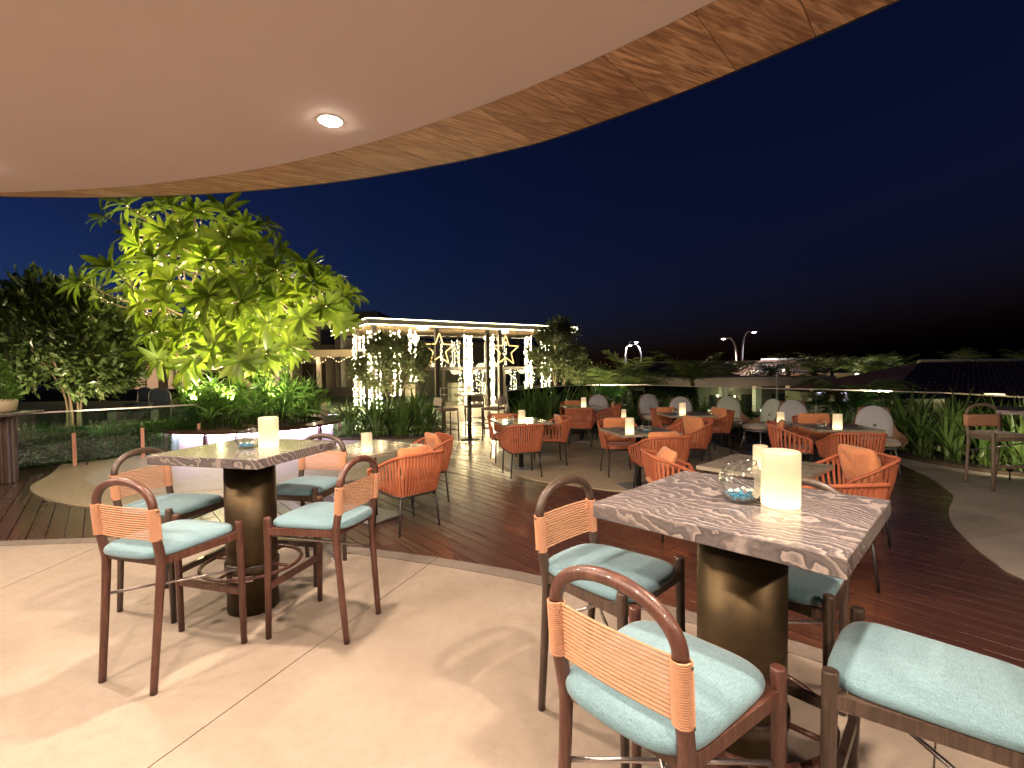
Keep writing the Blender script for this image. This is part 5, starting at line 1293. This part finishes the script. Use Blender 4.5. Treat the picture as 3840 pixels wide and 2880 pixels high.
MAT['pole'] = mat('painted_steel_pole', (0.45, 0.43, 0.42), 0.45)
def street_lamp(x, y, top, reach, label, col):
    o = empty('street_lamp', (x, y, GZ)); tag(o, label, 'street lamp', 'curved street lamps in the distance'); H_ = top-GZ
    p = spline([(0, 0, 0), (0, 0, H_*0.55), (reach*0.12, 0, H_*0.85), (reach*0.55, 0, H_*0.985), (reach, 0, H_)], 6, False)
    MB().tube(p, [0.12-0.06*i/(len(p)-1) for i in range(len(p))], 8).build('pole', MAT['pole'], o)
    s = 1 if reach > 0 else -1
    MB().box((reach+s*0.35, 0, H_-0.02), (0.8, 0.28, 0.10)).build('head', MAT['pole'], o)
    MB().lathe([(0, -0.10), (0.19, -0.05), (0.2, 0.0)], 12).build('lens', m_emit('street_lamp_lens', col, 14.0, False), o, loc=(reach+s*0.4, 0, H_-0.07))
    lamp(o, (reach+s*0.9, 0, H_-0.3), 'SPOT', 1600, col, spot_size=math.radians(125), spot_blend=0.6, shadow_soft_size=0.15)
street_lamp(12.86, 55, 4.5, 0.85, 'leftmost curved street lamp, dim, arching right', (0.8, 0.85, 1.0))
street_lamp(14.75, 55, 4.15, -0.95, 'street lamp of the left pair arching left with a bright head', (1.0, 0.86, 0.74))
street_lamp(23.2, 50, 4.5, -1.0, 'street lamp of the right pair arching left with a bright warm head', (1.0, 0.84, 0.7))
street_lamp(23.7, 50, 5.15, 0.85, 'tallest street lamp arching right with a dim head', (0.8, 0.85, 1.0))
o = empty('lamp_post', (10.95, 20, GZ)); tag(o, 'straight white lamp post standing behind the pale grey lounge chair', 'lamp post')
MB().tube([(0, 0, 0), (0, 0, 1.30-GZ)], 0.045, 10).build('post', mat('white_post', (0.72, 0.68, 0.62), 0.4), o); MB().box((-0.25, 0, 1.68-GZ), (0.95, 0.12, 0.05)).build('head', MAT['pole'], o); MB().tube([(0, 0, 1.30-GZ), (0, 0, 1.68-GZ)], 0.02, 8).build('neck', MAT['black'], o)
o = empty('bollard_lamp', (10.96, 11.0, GZ)); tag(o, 'square lit garden lamp on a post at the right above the bar stool', 'garden lamp')
MB().box((0, 0, (0.72-GZ)/2), (0.08, 0.08, 0.72-GZ)).build('post', MAT['alu'], o); MB().box((0, 0, 0.80-GZ), (0.24, 0.24, 0.14)).build('lantern', m_emit('lantern_glow', (1, 0.78, 0.45), 1.1), o)
# palms in the distance
rp_ = random.Random(90)
FP = [(9.6, 31, 0.6), (12.2, 33, 1.1), (15.2, 34, 0.9), (17.6, 33, 1.0), (19.0, 30, 0.7), (20.5, 36, 1.2), (23.5, 38, 1.0), (26.2, 42, 1.4), (29.0, 44, 1.2), (33.5, 44, 1.6), (36.5, 40, 1.3), (39.5, 42, 1.9), (24.6, 33, 0.8), (42, 40, 1.8)]
for i, (x, y, z) in enumerate(FP):
    palm('distant_palm', (x, y, GZ), 13, 2.1*rp_.uniform(0.85, 1.2), z-GZ, 0.2, 1.8, 'dim palm tree in the dark distance behind the houses', 100+i, 'lf_palm', 'palms in the dark distance', 1.0, 16)
for i, (x, y, z, lab) in enumerate(((25.9, 36, 1.0, 'bright uplit palm in the distance at the right, the taller one'), (28.3, 36, 0.7, 'uplit palm in the distance just left of the tiled roof'))):
    o = palm('uplit_palm', (x, y, GZ), 17, 2.2, z-GZ, 0.22, 1.6, lab, 130+i, 'lf_palm', 'uplit palms')
    f = empty('ground_spotlight', (x-0.4, y-1.6, GZ)); tag(f, 'ground spotlight below the ' + ('taller' if i == 0 else 'lower') + ' uplit palm', 'spotlight', 'spotlights under the distant palms')
    MB().lathe([(0.12, 0.0), (0.14, 0.25), (0.10, 0.26), (0, 0.24)], 12).build('housing', MAT['black'], f)
    L_ = lamp(f, (0, 0, 0.35), 'SPOT', 900, (1, 0.85, 0.6), spot_size=math.radians(75), spot_blend=0.4, shadow_soft_size=0.1); L_.rotation_euler = Vector((0.4, 1.4, 4.8)).to_track_quat('-Z', 'Y').to_euler()
for i, (x, y, w, wh) in enumerate(((11.5, 31.5, 170, 'slim palms near the white outbuilding'), (16.6, 32.2, 150, 'dim palms behind the outbuilding'), (21.0, 34.0, 170, 'dim palms by the peach wall'), (32.8, 42.0, 200, 'dim palms above the tiled roof'), (38.5, 39.0, 220, 'dim palms at the far right'))):  # spotlights added to make the distant palms visible
    f = empty('ground_spotlight', (x, y, GZ)); tag(f, 'added ground spotlight lighting the ' + wh, 'spotlight', 'spotlights under the distant palms')
    MB().lathe([(0.12, 0.0), (0.14, 0.25), (0.10, 0.26), (0, 0.24)], 12).build('housing', MAT['black'], f)
    L_ = lamp(f, (0, 0, 0.35), 'SPOT', w, (1, 0.82, 0.55), spot_size=math.radians(95), spot_blend=0.5, shadow_soft_size=0.1); L_.rotation_euler = Vector((0.0, 1.2, 4.8)).to_track_quat('-Z', 'Y').to_euler()
for i, (x, z) in enumerate(((24.9, 0.75), (26.0, 0.7), (26.9, 0.95))):
    o = empty('path_lamp', (x, 35.0, GZ)); tag(o, ('left', 'middle', 'right')[i] + ' white point lamp under the uplit palms', 'lamp', 'white lamps under the uplit palms')
    MB().tube([(0, 0, 0), (0, 0, z-GZ-0.1)], 0.04, 6).build('post', MAT['black'], o); MB().lathe([(0.07, 0), (0.14, 0.08), (0.12, 0.3), (0, 0.34)], 10).build('globe', m_emit('globe_glow', (1, 0.95, 0.8), 5.0, False), o, loc=(0, 0, z-GZ-0.1))
# dark tree belt that closes the horizon
rnd = random.Random(95); mb = MB(); pts = []
for _ in range(5200):
    a = rnd.uniform(-0.98, 0.98); r = rnd.uniform(70, 95); hgt = 3.2+1.6*mnoise.noise(Vector((a*9, 0, 0)))+0.8*mnoise.noise(Vector((a*31, 3, 0))); pts.append((Vector((r*math.sin(a), r*math.cos(a), GZ+rnd.random()*(hgt+1.6))), Vector((-math.sin(a), -math.cos(a), 0.3))))
scatter_leaves(mb, pts, 1.3, 0.9, rnd, 0.3); o = mb.build('tree_belt', MAT['lf_dark']); o['kind'] = 'stuff'; tag(o, 'far dark belt of trees along the horizon', 'trees')
